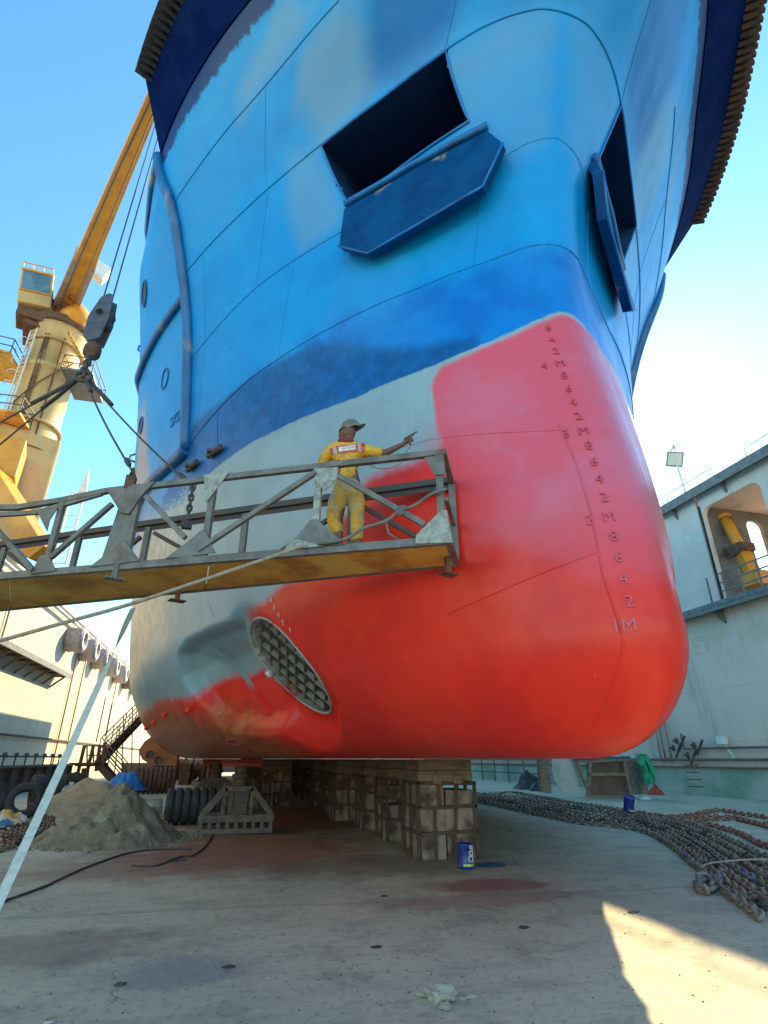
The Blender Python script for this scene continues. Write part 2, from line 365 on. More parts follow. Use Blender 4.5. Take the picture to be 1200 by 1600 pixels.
RECESS = [(7.66, 3.08), (7.27, 3.23), (6.36, 3.29), (5.55, 3.33), (5.01, 3.17), (4.47, 2.84), (4.19, 2.51), (3.91, 2.06), (4.03, 1.86), (4.94, 1.8), (5.95, 1.76), (6.77, 1.83), (7.14, 1.98), (7.51, 2.32), (7.74, 2.68)]
POCKET = [(3.89, 10.49), (1.68, 10.59), (1.24, 9.59), (3.24, 9.36)]
GC = np.array([4.96, 2.52]); GA = np.array([.738, .675]); GB = np.array([-.675, .738]); GL, GS = .88, .57
def dep(s, z):
    d = inside_sdf(RECESS, np.atleast_1d(np.asarray(s, float)), np.atleast_1d(np.asarray(z, float)))
    t = np.clip(d/.11, 0, 1); t = t*t*(3-2*t); t2 = np.clip(d/.62, 0, 1)
    base = .30*t+.28*t2*t2*(3-2*t2)
    ux = np.atleast_1d(np.asarray(s, float))-GC[0]; uz = np.atleast_1d(np.asarray(z, float))-GC[1]
    ea = (ux*GA[0]+uz*GA[1])/GL; eb = (ux*GB[0]+uz*GB[1])/GS; r = np.sqrt(ea**2+eb**2)
    w_ = np.clip((1.38-r)/.28, 0, 1); w_ = w_*w_*(3-2*w_)
    return base*(1-w_)+w_*np.clip(.19*(1-eb), 0, .42)
def hp(s, z, off=0., side=-1):
    p = pt(s, z, side); k = off
    if 3.4 < s < 8 and 1.6 < z < 3.5: k -= float(dep(s, z)[0])
    return Vector(p+nrm(s, z, side)*k) if k else Vector(p)
ZTOP = 12.75
# --- shell grid
ss = np.concatenate([np.arange(0, 1.5, .05), np.arange(1.5, 3.7, .07), np.arange(3.7, 8.1, .035), np.arange(8.1, 10, .07), np.arange(10, 16.01, .12)])
zs = np.concatenate([KZ+RB*(1-np.cos(np.linspace(0, pi/2, 34))), np.arange(KZ+RB+.04, 3.5, .04), np.arange(3.54, ZTOP, .07), [ZTOP]])
NF = len(ss); NA = 12
def shell_side(side):
    S = np.zeros((len(zs), NF+NA)); P = np.zeros((len(zs), NF+NA, 3))
    Zg = np.repeat(zs[:, None], NF+NA, 1)
    for i, z in enumerate(zs):
        h, Y, Sl = lev(z); L = Sl[-1]
        S[i, :NF] = ss; S[i, NF:] = ss[-1]+(L-ss[-1])*np.arange(1, NA+1)/NA
    Sw = S.copy(); Zw = Zg.copy()
    # snap grid points to the outline of the hawse pocket
    Pk = np.array(POCKET)
    for i in range(len(Pk)):
        a = Pk[i]; e = Pk[(i+1) % 4]-a; L = e@e
        t = np.clip(((Sw-a[0])*e[0]+(Zw-a[1])*e[1])/L, 0, 1); qx = a[0]+t*e[0]; qz = a[1]+t*e[1]
        d = np.hypot(Sw-qx, Zw-qz); k = (d < .038)
        Sw = np.where(k, qx, Sw); Zw = np.where(k, qz, Zw)
    for a in Pk:
        d = np.hypot(Sw-a[0], Zw-a[1]); i = np.unravel_index(d.argmin(), d.shape); Sw[i] = a[0]; Zw[i] = a[1]
    for i in range(len(zs)):
        h, Y, Sl = lev(zs[i])
        P[i, :, 0] = XC+side*np.interp(Sw[i], Sl, h); P[i, :, 1] = np.interp(Sw[i], Sl, Y); P[i, :, 2] = zs[i]
        for j in np.nonzero(np.abs(Zw[i]-zs[i]) > 1e-6)[0]: P[i, j] = pt(Sw[i, j], Zw[i, j], side)
    D = dep(Sw, Zw) if False else dep(Sw.ravel(), Zw.ravel()).reshape(Sw.shape)
    for i, j in zip(*np.nonzero(D > 1e-4)): P[i, j] += -nrm(Sw[i, j], Zw[i, j], side)*D[i, j]
    return Sw, Zw, P
hv = []; hf = []; HS = []; HZ = []
for side in (-1, 1):
    Sw, Zw, P = shell_side(side); o = len(hv); Q = NF+NA
    hv += [tuple(p) for r in P for p in r]; HS.append(Sw.ravel()); HZ.append(Zw.ravel())
    cs = (Sw[:-1, :-1]+Sw[1:, 1:]+Sw[:-1, 1:]+Sw[1:, :-1])/4; cz = (Zw[:-1, :-1]+Zw[1:, 1:]+Zw[:-1, 1:]+Zw[1:, :-1])/4
    cut = inside_sdf(POCKET, cs, cz) > .0
    u = np.stack([cs-GC[0], cz-GC[1]], -1); cut |= ((u@GA/GL)**2+(u@GB/GS)**2 < .96)
    for i in range(len(zs)-1):
        for j in range(Q-1):
            if cut[i, j]: continue
            f = (o+i*Q+j, o+i*Q+j+1, o+(i+1)*Q+j+1, o+(i+1)*Q+j); hf.append(f if side > 0 else f[::-1])
nshell = len(hf)
# deck, flat bottom and transom close the body so that it casts a true shadow
Q = NF+NA; half = len(zs)*Q
for row, flip in ((0, 0), (len(zs)-1, 1)):
    for j in range(Q-1):
        a = row*Q+j; f = (a, a+1, half+a+1, half+a); hf.append(f[::-1] if flip else f)
for i in range(len(zs)-1):
    a = i*Q+Q-1; hf.append((a, a+Q, half+a+Q, half+a))
HS = list(np.concatenate(HS)); HZ = list(np.concatenate(HZ))
hm = [0]*len(hf)
def seam(pts, r=.009, side=-1, off=.002):
    """a weld run on the plating, kept in the shell's own mesh"""
    global hv, hf, hm
    P = []
    for a, b_ in zip(pts[:-1], pts[1:]):
        k = max(1, int(hypot(b_[0]-a[0], b_[1]-a[1])/.12))
        P += [(a[0]+(b_[0]-a[0])*i/k, a[1]+(b_[1]-a[1])*i/k) for i in range(k)]
    P.append(pts[-1]); t = MB(); t.tube([hp(s, z, off, side) for s, z in P], r, 5, caps=False)
    o = len(hv); hv += t.v; hf += [tuple(i+o for i in f) for f in t.f]; hm += [0]*len(t.f)
    for s, z in P: HS.extend([s]*5); HZ.extend([z]*5)
for side in (-1, 1):
    seam([(0, 7.38), (1.46, 7.43), (3.41, 7.31), (5.13, 7.22), (7.3, 6.9)], .012, side)
    seam([(0, 8.95), (.68, 8.85)], .010, side); seam([(3.32, 8.97), (5.12, 8.92), (7.36, 8.66)], .012, side)
    seam([(0, 10.6), (1.68, 10.61), (3.95, 10.52), (5.76, 10.43), (7.9, 10.37)], .018, side)
    seam([(3.9, 11.73), (5.35, 11.71), (6.56, 11.70), (8.6, 11.6)], .013, side)
    if side < 0: seam([(1.98, 2.78), (.86, 3.04), (.44, 3.12)], .007, side)
    if side < 0: seam([(3.4, 4.93), (1.9, 4.85), (.4, 4.5)], .006, side)
    if side < 0: seam([(.50, 1.72), (.36, 2.29), (.42, 2.9), (.40, 3.5), (.42, 4.1), (.46, 4.6)], .010, side)
    seam([(1.7, 10.6), (1.55, 11.6), (1.5, 12.4)], .006, side); seam([(5.2, 8.9), (5.1, 10.4), (5.6, 11.7)], .005, side)
    seam([(4.4, 7.25), (4.3, 8.9)], .005, side); seam([(6.9, 7.0), (6.8, 8.7), (7.0, 10.3)], .005, side)
    seam([(1.1, 7.43), (1.0, 8.6)], .005, side); seam([(5.9, 5.9), (6.1, 7.2)], .006, side)
    seam([(4.0, 3.2), (2.3, 2.2)], .005, side)
me = bpy.data.meshes.new('hull_shell'); hull = bpy.data.objects.new('hull_shell', me); C.objects.link(hull)
ship = thing('ship', (XC, 20, 0), 'large blue and red ship hull standing bow-on over the keel blocks, half repainted', 'ship')
OFFV = Vector((XC, 20, 0)); hull.parent = ship; OFF[hull.name] = OFFV
me.from_pydata([(v[0]-XC, v[1]-20, v[2]) for v in hv], [], hf)
me.polygons.foreach_set('use_smooth', [i < nshell or i >= nshell+2*(Q-1)+len(zs)-1 for i in range(len(hf))])
AS = np.array(HS); AZ = np.array(HZ)
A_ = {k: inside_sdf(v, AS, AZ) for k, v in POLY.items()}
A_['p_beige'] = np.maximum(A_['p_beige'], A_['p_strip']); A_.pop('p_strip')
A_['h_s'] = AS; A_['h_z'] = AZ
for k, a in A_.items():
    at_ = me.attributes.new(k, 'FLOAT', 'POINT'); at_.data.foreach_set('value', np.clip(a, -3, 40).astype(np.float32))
me.update()
# --- hull paint
m, n, b = newmat('hull_paint')
tc = nd(n, 'ShaderNodeTexCoord'); V = tc.outputs['Object']
n1 = noise_(n, 1.1, 6, .65, V); n2 = noise_(n, 4.5, 6, .7, V); n3 = noise_(n, 16, 5, .7, V); n4 = noise_(n, .45, 3, .5, V); ns = noise_(n, 3, 6, .7, V, (6, 6, .6))
def attr(k): x = nd(n, 'ShaderNodeAttribute', attribute_name=k); return x.outputs['Fac']
def layer(c, k, col, wid, amp=.1, nz=n2, amt=1., amp2=0):
    d = math_(n, 'ADD', attr(k), math_(n, 'MULTIPLY', math_(n, 'SUBTRACT', nz, .5), amp*2))
    if amp2: d = math_(n, 'ADD', d, math_(n, 'MULTIPLY', math_(n, 'SUBTRACT', n3, .5), amp2*2))
    f = ramp_(n, d, -wid, wid)
    if amt != 1: f = math_(n, 'MULTIPLY', f, amt)
    return mix_(n, f, c, col)
prim = mix_(n, ramp_(n, n1, .35, .65), (.27, .40, .46), (.23, .34, .40))
prim = mix_(n, math_(n, 'MULTIPLY', ramp_(n, ns, .5, .75), .35), prim, (.20, .25, .27))
pink = mix_(n, ramp_(n, n1, .4, .62), (.70, .10, .155), (.66, .135, .21))  # thin first coat, with the sky's sheen on the red painted in as pink
red = mix_(n, ramp_(n, n1, .38, .6), (.80, .034, .016), (.70, .024, .016))
blue = mix_(n, ramp_(n, n1, .35, .65), (.001, .30, .72), (.001, .25, .65))
mid_ = mix_(n, ramp_(n, n1, .4, .6), (.001, .20, .64), (.001, .15, .54))
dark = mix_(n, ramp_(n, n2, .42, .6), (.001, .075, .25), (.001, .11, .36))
steel = mix_(n, ramp_(n, n2, .4, .6), (.42, .44, .40), (.30, .36, .40))
c = prim
c = layer(c, 'p_prim', mix_(n, ramp_(n, n2, .42, .6), (.55, .50, .38), (.34, .36, .34)), .5, .6, n1, .8, .15)
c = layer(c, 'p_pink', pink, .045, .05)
rs_ = mix_(n, math_(n, 'MULTIPLY', math_(n, 'MULTIPLY', ramp_(n, attr('p_red'), -.75, .1), ramp_(n, attr('h_s'), 2.2, 1.6)), .7), c, red); c = rs_
c = layer(c, 'p_red', red, .10, .22, n1, 1, .04)
c = layer(c, 'p_rust', mix_(n, ramp_(n, n2, .4, .6), (.22, .055, .02), (.36, .13, .04)), .18, .25, n1, .9, .12)
bl = layer(blue, 'p_mid', mid_, .22, .3, n1)
bl = layer(bl, 'p_navy', (.002, .12, .42), .3, .45, n1, .7)
bl = layer(bl, 'p_grey', (.16, .34, .48), .22, .3, n1, .5, .03)
bl = layer(bl, 'p_beige', (.22, .36, .43), .22, .35, n1, .5, .03)
bl = layer(bl, 'p_nose', (.10, .30, .52), .25, .45, n1, .5)
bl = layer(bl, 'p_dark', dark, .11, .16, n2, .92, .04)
bl = layer(bl, 'p_tan', (.50, .42, .30), .3, .5, n1, .75, .1)
# random paint patches (thin coat over primer), chalky scuffs
bl = mix_(n, math_(n, 'MULTIPLY', ramp_(n, n4, .57, .66), .10), bl, (.10, .36, .58))
bl = mix_(n, math_(n, 'MULTIPLY', math_(n, 'MULTIPLY', ramp_(n, ns, .60, .72), ramp_(n, n1, .5, .6)), .10), bl, (.25, .45, .6))
# black bulwark colour carried down onto the plating with a ragged brushed edge
dn = math_(n, 'ADD', attr('h_z'), math_(n, 'MULTIPLY', math_(n, 'SUBTRACT', noise_(n, 5, 5, .8, V, (1, 1, .3)), .5), .35))
bl = mix_(n, math_(n, 'MULTIPLY', ramp_(n, dn, 12.40, 12.48), ramp_(n, attr('h_s'), 9.75, 9.65)), bl, (.001, .018, .12))
dd = math_(n, 'ADD', attr('p_blue'), math_(n, 'ADD', math_(n, 'MULTIPLY', math_(n, 'SUBTRACT', n2, .5), .08), math_(n, 'MULTIPLY', math_(n, 'SUBTRACT', n3, .5), .03)))
# flaking along the blue edge towards the stern
fl = math_(n, 'MULTIPLY', ramp_(n, attr('h_s'), 6.2, 7.6), math_(n, 'MULTIPLY', math_(n, 'SUBTRACT', n3, .5), 2.4))
dd = math_(n, 'ADD', dd, fl)
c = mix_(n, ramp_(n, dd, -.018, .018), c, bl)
lap = math_(n, 'SINE', math_(n, 'ADD', math_(n, 'MULTIPLY', attr('h_z'), 2*pi/.42), math_(n, 'MULTIPLY', n1, 9)))
c = mix_(n, math_(n, 'MULTIPLY', ramp_(n, lap, .2, .9), .02), c, (.02, .03, .06))
drip = noise_(n, 1, 5, .75, V, (16, 16, .5))
c = mix_(n, math_(n, 'MULTIPLY', math_(n, 'MULTIPLY', ramp_(n, drip, .60, .70), ramp_(n, n2, .48, .6)), .22), c, (.12, .06, .04))
c = mix_(n, math_(n, 'MULTIPLY', ramp_(n, n3, .66, .74), .18), c, (.5, .5, .5))
n.links.new(c, b.inputs['Base Color'])
rg = math_(n, 'MULTIPLY_ADD', n2, .25, .22); n.links.new(rg, b.inputs['Roughness'])
b.inputs['Specular IOR Level'].default_value = .28; b.inputs['Coat Weight'].default_value = .06; b.inputs['Coat Roughness'].default_value = .22
plate = noise_(n, .9, 3, .5, V)
rib_ = math_(n, 'MULTIPLY', math_(n, 'SINE', math_(n, 'MULTIPLY', attr('h_s'), 2*pi/.62)), .16); rib2 = math_(n, 'MULTIPLY', math_(n, 'SINE', math_(n, 'MULTIPLY', attr('h_z'), 2*pi/.9)), .12)
bump_(n, b, math_(n, 'ADD', math_(n, 'ADD', math_(n, 'MULTIPLY', plate, 2.2), math_(n, 'MULTIPLY', n3, .09)), math_(n, 'MULTIPLY', math_(n, 'ADD', rib_, rib2), n1)), .32, .05)
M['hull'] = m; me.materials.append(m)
# --- hawse pockets, bolsters
m, n, b = newmat('pocket_navy'); c = mix_(n, ramp_(n, noise_(n, 2.5, 5), .4, .65), (.004, .03, .11), (.01, .045, .14)); n.links.new(c, b.inputs['Base Color']); b.inputs['Roughness'].default_value = .5; M['navy'] = m
M['blue_lip'] = surf('lip_blue', (.002, .17, .48), (.002, .11, .36), 2.5, .45, bump=.2, col3=(.02, .05, .13), sc3=1.3, lo3=.52, hi3=.7)
M['blue_shade'] = surf('bolster_blue', (.002, .07, .22), (.002, .045, .15), 2.2, .4, bump=.2, col3=(.24, .22, .16), sc3=.9, lo3=.62, hi3=.70, spec=.1)
M['fender_blue'] = surf('guard_blue', (.004, .13, .38), (.004, .08, .25), 2, .4, bump=.3, col3=(.30, .26, .22), sc3=1.1, lo3=.52, hi3=.66, stretch=(1, 1, .5))
M['bulwark'] = surf('bulwark_navy', (.002, .012, .085), (.004, .02, .11), 2, .8, bump=.3, spec=.02)
def mirror_ok(p, side): return Vector((p.x if side < 0 else 2*XC-p.x, p.y, p.z))
for side in (-1, 1):
    t = MB(); edge = []
    for a, q in zip(POCKET, POCKET[1:]+POCKET[:1]):
        for i in range(8): edge.append((a[0]+(q[0]-a[0])*i/8, a[1]+(q[1]-a[1])*i/8))
    inw = Vector(-nrm(2.5, 10, side)); inw = (inw+Vector((0, .15, .15))).normalized()*1.7
    outer = [hp(s, z, .0, side) for s, z in edge]; cen = sum(outer, Vector())/len(outer)
    inner = [cen+(p-cen)*.93+inw for p in outer]
    N = len(outer); t.add(outer+inner, [(i, (i+1) % N, (i+1) % N+N, i+N) for i in range(N)]+[tuple(range(N, 2*N))])
    hw = cen+inw*.93; t.lathe([(.34, 0), (.34, .12), (.26, .16), (.22, .05)], hw, tuple(-inw.normalized()), 20)
    pk = build('anchor_pocket', t, M['navy'], ship)
    r = MB(); r.tube([hp(s, z, .015, side) for s, z in edge], .02, 8, closed=True); build('pocket_rim', r, M['blue_lip'], pk)
    # bolster plate standing off the hull under the pocket
    outp = [at_z(x, y, z) for x, y, z in ((530, 385, 8.42), (575, 397, 8.05), (755, 292, 8.25), (786, 224, 8.75))]
    if side > 0: outp = [mirror_ok(p, 1) for p in outp]
    innp = [hp(s, 9.30, .04, side) for s in (.95, 1.5, 2.1, 2.7, 3.3)]
    cn = sum(outp, Vector())/4; tk = Vector(nrm(2.2, 8.8, side))*-.13
    t = MB(); poly = innp+outp; nn = len(poly); pc = sum(poly, Vector())/nn
    t.add(poly+[pc], [(i, (i+1) % nn, nn) for i in range(nn)]); up_ = [p+tk for p in poly]+[pc+tk]
    t.add(up_, [((i+1) % nn, i, nn) for i in range(nn)]); t.add(poly+up_[:-1], [(i, i+nn, (i+1) % nn+nn, (i+1) % nn) for i in range(nn)])
    bo = build('bolster', t, M['blue_shade'], ship)
    t = MB(); t.tube([p-tk*.1 for p in outp], .018, 8); t.tube([hp(s, 9.38, .04, side) for s in (.95, 1.5, 2.1, 2.7, 3.3)], .05, 8); build('bolster_edge', t, M['blue_lip'], bo)
def finmat():
    m, n, b = newmat('fin_paint'); tc = nd(n, 'ShaderNodeTexCoord'); sp = nd(n, 'ShaderNodeSeparateXYZ'); n.links.new(tc.outputs['Object'], sp.inputs[0])
    zz = math_(n, 'ADD', sp.outputs[2], math_(n, 'MULTIPLY', noise_(n, 3), .2)); n.links.new(mix_(n, ramp_(n, zz, 2.50, 2.72), (.70, .036, .018), (.25, .36, .42)), b.inputs['Base Color']); b.inputs['Roughness'].default_value = .4; return m
# --- thruster tunnel and grille (both sides)
gre = surf('tunnel_grey', (.34, .35, .33), (.24, .25, .24), 3, .5, bump=.2, col3=(.45, .05, .04), sc3=1.6, lo3=.60, hi3=.68)
for side in (-1, 1):
    el = [GC+GA*GL*cos(a)+GB*GS*sin(a) for a in np.linspace(0, 2*pi, 40, endpoint=False)]
    ring = [hp(e[0], e[1], .0, side) for e in el]; cen = sum(ring, Vector())/40
    inn = Vector((-side*1.0, .12, .0))*-1*-1
    inn = Vector((-side, .25, 0)).normalized()*1.5
    t = MB(); t.add(ring+[p+inn for p in ring], [(i, (i+1) % 40, (i+1) % 40+40, i+40) for i in range(40)]+[tuple(range(40, 80))])
    tn = build('thruster_tunnel', t, gre, ship)
    t = MB(); t.tube([p for p in ring], .018, 10, closed=True); build('tunnel_rim', t, gre, tn)
    t = MB()
    for k in (-.6, -.2, .2, .6):
        w_ = sqrt(1-k*k); a0 = GC+GB*GS*k-GA*GL*w_; a1 = GC+GB*GS*k+GA*GL*w_
        p0 = hp(*a0, -.09, side); p1 = hp(*a1, -.09, side)
        t.beam(p0, p1, .03, .07)
    for k in np.linspace(-.8, .8, 8):
        w_ = sqrt(1-k*k); a0 = GC+GA*GL*k-GB*GS*w_; a1 = GC+GA*GL*k+GB*GS*w_
        t.beam(hp(*a0, -.09, side), hp(*a1, -.09, side), .02, .06)
    build('grille', t, M['grey_steel'], tn)
    t = MB(); cur = [(7.01, 3.0), (6.92, 2.73), (6.63, 2.4), (6.28, 2.14), (6.01, 1.95), (5.85, 1.86)]
    rows = [[hp(s, z, o, side) for s, z in cur] for o in (-.02, .07)]
    t.grid(rows); t.grid([[p+Vector((.01, .015, 0)) for p in r] for r in rows], flip=True); t.tube(rows[1], .012, 6)
    build('recess_fin', t, M['hull_fin'] if 'hull_fin' in M else M.setdefault('hull_fin', finmat()), ship)
# --- guards (half-round rubbing bars)
def bar(path, r, side, mat, name='rubbing_bar', squash=None):
    P = []
    for a, q in zip(path[:-1], path[1:]):
        k = max(1, int(hypot(q[0]-a[0], q[1]-a[1])/.2)); P += [(a[0]+(q[0]-a[0])*i/k, a[1]+(q[1]-a[1])*i/k) for i in range(k)]
    P.append(path[-1]); t = MB(); t.tube([hp(s, z, .03, side) for s, z in P], r, 12); return build(name, t, mat, ship)
for side in (-1, 1):
    bar([(9.75, 12.75), (9.2, 12.2), (8.66, 11.71), (8.2, 11.2), (7.87, 10.71), (7.65, 10.1), (7.52, 9.47), (7.43, 8.69), (7.35, 7.63), (7.38, 6.83)], .12, side, M['fender_blue'])
    bar([(7.3, 6.83), (8.27, 6.86), (9.14, 6.87), (16, 6.9)], .12, side, M['fender_blue'])
    bar([(7.62, 9.96), (9.03, 9.96), (16, 9.96)], .085, side, M['fender_blue'])
    bar([(9.7, 12.75), (16, 12.75)], .07, side, M['fender_blue'], 'gunwale_pipe')
# --- bulwark with its serrated rubber
ZB = 13.55
for side in (-1, 1):
    smax = 9.62; sb = np.linspace(0, smax, 70); rows = []
    for k in range(5):
        z = ZTOP-.02+(ZB-ZTOP+.02)*k/4; rows.append([hp(s, z, .02+.10*k, side) for s in sb])
    t = MB(); t.grid(rows); t.grid([[p+Vector((-side*.06, .04, 0)) for p in r] for r in rows], flip=True)
    t.add([rows[0][-1], rows[-1][-1], rows[-1][-1]+Vector((-side*.8, .5, 0)), rows[0][-1]+Vector((-side*.8, .5, 0))], [(0, 1, 2, 3)])
    bw = build('bulwark', t, M['bulwark'], ship)
    t = MB(); top = rows[-1]; L = 0
    t.tube([p+Vector((0, 0, .02)) for p in top], .13, 10)
    rb = build('rubber_fender', t, M['rubber'], bw)
    t = MB(); acc = 0
    for a, q in zip(top[:-1], top[1:]):
        seg = (q-a).length; k = max(1, round(seg/.12))
        for i in range(k):
            p = a+(q-a)*((i+.5)/k); d = (q-a).normalized(); R = Matrix((d, d.cross(Vector((0, 0, 1))).normalized(), d.cross(Vector((0, 0, 1))).normalized().cross(d)*-1)).transposed()
            t.box(p+Vector((0, 0, .02)), (.07, .33, .33), R)
    build('fender_rib', t, M['rust'] if side > 0 else M['rubber'], rb)
    for s in np.arange(5.2, 9.4, .42):
        t = MB(); t.lathe([(.055, 0), (.05, .04), (.02, .05)], hp(s, 13.05, .10, side), tuple(nrm(s, 13.05, side)), 10); build('bulwark_stud', t, M['bulwark'], bw)
# --- openings and scribed marks on the side
t = MB()
def ring(s, z, rs, rz, r=.012, off=.01, nseg=28): return [hp(s+rs*cos(a), z+rz*sin(a), off) for a in np.linspace(0, 2*pi, nseg, endpoint=False)]
for s, z, rs in ((10.11, 11.07, .20), (10.79, 8.84, .22)):
    t = MB(); q = ring(s, z, rs, .16, off=.012); cc = hp(s, z, .012); t.add([cc]+q, [(0, i+1, (i+1) % 28+1) for i in range(28)]); o = build('mooring_hole', t, M['dark_steel'], ship)
    t = MB(); t.tube(q, .025, 6, closed=True); build('hole_rim', t, M['fender_blue'], o)
t = MB(); t.tube(ring(8.69, 8.88, .19, .2), .016, 6, closed=True); build('load_mark', t, M['weld_blue'], ship)
# text helper: font outlines turned into flat mesh data
_txt = {}
def glyphs(body, size, ext=.0, res=2):
    key = (body, ext)
    if key not in _txt:
        cu = bpy.data.curves.new('t', 'FONT'); cu.body = body; cu.size = 1; cu.extrude = ext; cu.align_x = 'CENTER'; cu.align_y = 'CENTER'; cu.resolution_u = res
        ob = bpy.data.objects.new('t', cu); C.objects.link(ob); dg = bpy.context.evaluated_depsgraph_get(); me_ = ob.evaluated_get(dg).to_mesh()
        _txt[key] = ([tuple(v.co) for v in me_.vertices], [tuple(p.vertices) for p in me_.polygons]); ob.evaluated_get(dg).to_mesh_clear()
        bpy.data.objects.remove(ob); bpy.data.curves.remove(cu)
    vs, fs = _txt[key]; return [(v[0]*size, v[1]*size, v[2]*size) for v in vs], fs
def text_on_hull(mb, body, s, z, size, side=-1, off=.003, ext=.05, lean=0.):
    vs, fs = glyphs(body, size, ext)
    mb.add([hp(max(0, s-(v[0]+lean*v[1])*(1 if side < 0 else -1)), z+v[1], off+v[2]+ext*size, side) for v in vs], fs)
for side in (-1,):
    for k in range(0, 19):
        zz = KZ+1+.2*k; body = ('M' if k % 5 == 0 else '8642'[3-(k % 5-1)]); t = MB()
        sc = .29 if k < 2 else .29
        if k == 0: text_on_hull(t, '1M', .34, zz, .155, side)
        else:
            text_on_hull(t, body, .26, zz, .145, side)
            if k % 5 == 0: t2 = MB(); text_on_hull(t2, str(k//5+1), .26+.17, zz-.01, .145, side); build('draught_numeral', t2, M['weld_red'], ship)
        build('draught_mark', t, M['weld_red'] if zz < 6.2 else M['weld_blue'], ship)
t = MB()
for k, (s, z) in enumerate([(4.80, 3.42), (4.72, 3.30), (4.64, 3.19), (4.56, 3.08), (4.43, 2.97)]): text_on_hull(t, '8642M'[k] if k < 4 else '1', s, z, .09)
build('side_mark', t, M['pad_white'], ship)
t = MB()
for k, (s, z) in enumerate([(6.48, 3.70), (6.42, 3.62), (6.36, 3.54), (6.30, 3.46)]): text_on_hull(t, '8642'[k], s, z, .075)
build('side_mark', t, M['pad_white'], ship)
t = MB(); text_on_hull(t, 'T.2.C', 6.88, 1.70, .13); text_on_hull(t, 'T-1', 6.6, 1.55, .10); build('side_mark', t, M['weld_red'], ship)
t = MB(); text_on_hull(t, 'BT', 5.60, 2.78, .12); text_on_hull(t, 'FWD', 5.60, 2.65, .10); build('thruster_mark', t, M['pad_white'], ship)
t = MB(); text_on_hull(t, 'SKD', 7.93, 7.72, .30, ext=.02); build('chalk_mark', t, M['weld_blue'], ship)
for s, z in ((5.97, 6.20), (6.88, 6.30)):
    t = MB(); t.tube([hp(s+.22, z, .06), hp(s-.22, z, .06)], .05, 10); t.box(hp(s, z, .02), (.3, .1, .05)); build('pad_eye', t, M['dark_steel'], ship)
for s, z in ((7.75, 2.22), (9.1, 2.22), (10.44, 2.15), (12.0, 2.13), (5.57, 2.43)):
    t = MB(); c0 = hp(s, z, .05); t.lathe([(.05, -.04), (.06, .015), (.02, .06)], c0, tuple(nrm(s, z)), 6, smooth=False); build('anode', t, M['pad_white'] if s < 6 else M['hull_fin'], ship)
for s, z in ((11.9, 11.0), (12.0, 8.6), (12.2, 7.9)):
    t = MB(); p = hp(s, z, .06); t.tube([p+Vector((0, 0, .12)), p+Vector((-.14, 0, .05)), p+Vector((-.14, 0, -.08)), p+Vector((0, 0, -.12))], .03, 6); build('side_lug', t, M['fender_blue'], ship)
# forefoot bilge bracket, rusty plate with two holes
t = MB(); base = [hp(s, z, -.05) for s, z in ((9.8, 1.9), (10.4, 1.78), (11.2, 1.62), (12.2, 1.5))]
outr = [at_h(220, 1160, 17.5), at_h(218, 1180, 17.8), at_h(232, 1192, 18.2), at_h(262, 1193, 18.5)]
t = MB(); poly = [at_h(x, y, 17.2) for x, y in ((252, 1150), (236, 1151), (226, 1158), (219, 1168), (218, 1178), (222, 1187), (232, 1193), (248, 1196), (275, 1197), (280, 1170))]
t.prism(poly, (0.05, .1, 0)); M['rust_orange'] = surf('rust_orange', (.36, .12, .035), (.20, .07, .03), 3, .7, bump=.4); bk = build('bilge_bracket', t, M['rust_orange'], ship, bevel=.01)
for x, y in ((234, 1179), (247, 1188)):
    t = MB(); t.lathe([(0, 0), (.10, 0), (.10, .01)], at_h(x, y, 17.15), (0, -1, 0), 16); build('bracket_hole', t, M['dark_steel'], bk)
print('hull verts', len(hv))
# ================================================================== dock wing walls
def wallmat(name, c1, c2, c3, dirt):
    m, n, b = newmat(name); tc = nd(n, 'ShaderNodeTexCoord'); V = tc.outputs['Object']
    c = mix_(n, ramp_(n, noise_(n, .35, 5, .6, V), .4, .62), c1, c2)
    c = mix_(n, math_(n, 'MULTIPLY', ramp_(n, noise_(n, 1.0, 6, .65, V, (1, 1, .16)), .52, .72), .55), c, dirt)
    c = mix_(n, math_(n, 'MULTIPLY', ramp_(n, noise_(n, 5, 6, .7, V), .62, .7), .35), c, c3)
    br = nd(n, 'ShaderNodeTexBrick'); br.offset = .5; br.inputs['Scale'].default_value = 1; br.inputs['Mortar Size'].default_value = .012; br.inputs['Brick Width'].default_value = 6; br.inputs['Row Height'].default_value = 2.1
    mp = nd(n, 'ShaderNodeMapping'); mp.inputs['Rotation'].default_value = (0, pi/2, pi/2); cb = nd(n, 'ShaderNodeCombineXYZ'); sp = nd(n, 'ShaderNodeSeparateXYZ')
    n.links.new(V, sp.inputs[0]); n.links.new(sp.outputs[1], cb.inputs[0]); n.links.new(sp.outputs[2], cb.inputs[1]); n.links.new(cb.outputs[0], br.inputs['Vector'])
    c = mix_(n, math_(n, 'MULTIPLY', br.outputs['Fac'], .35), c, tuple(q*.45 for q in c1))
    n.links.new(c, b.inputs['Base Color']); b.inputs['Roughness'].default_value = .7
    bump_(n, b, math_(n, 'ADD', noise_(n, .5, 3, .5, V), math_(n, 'MULTIPLY', br.outputs['Fac'], -.15)), .3, .08); return m
M['lwall'] = wallmat('left_wall_paint', (.56, .49, .36), (.50, .44, .33), (.36, .30, .24), (.40, .34, .27))
M['rwall'] = wallmat('right_wall_paint', (.70, .56, .47), (.60, .49, .41), (.26, .21, .16), (.30, .28, .24))
M['rwall_low'] = wallmat('right_wall_green', (.16, .30, .23), (.38, .42, .37), (.12, .12, .1), (.30, .33, .30))
M['moss'] = surf('wet_green_base', (.10, .22, .13), (.26, .30, .24), 1.5, .6, bump=.3)
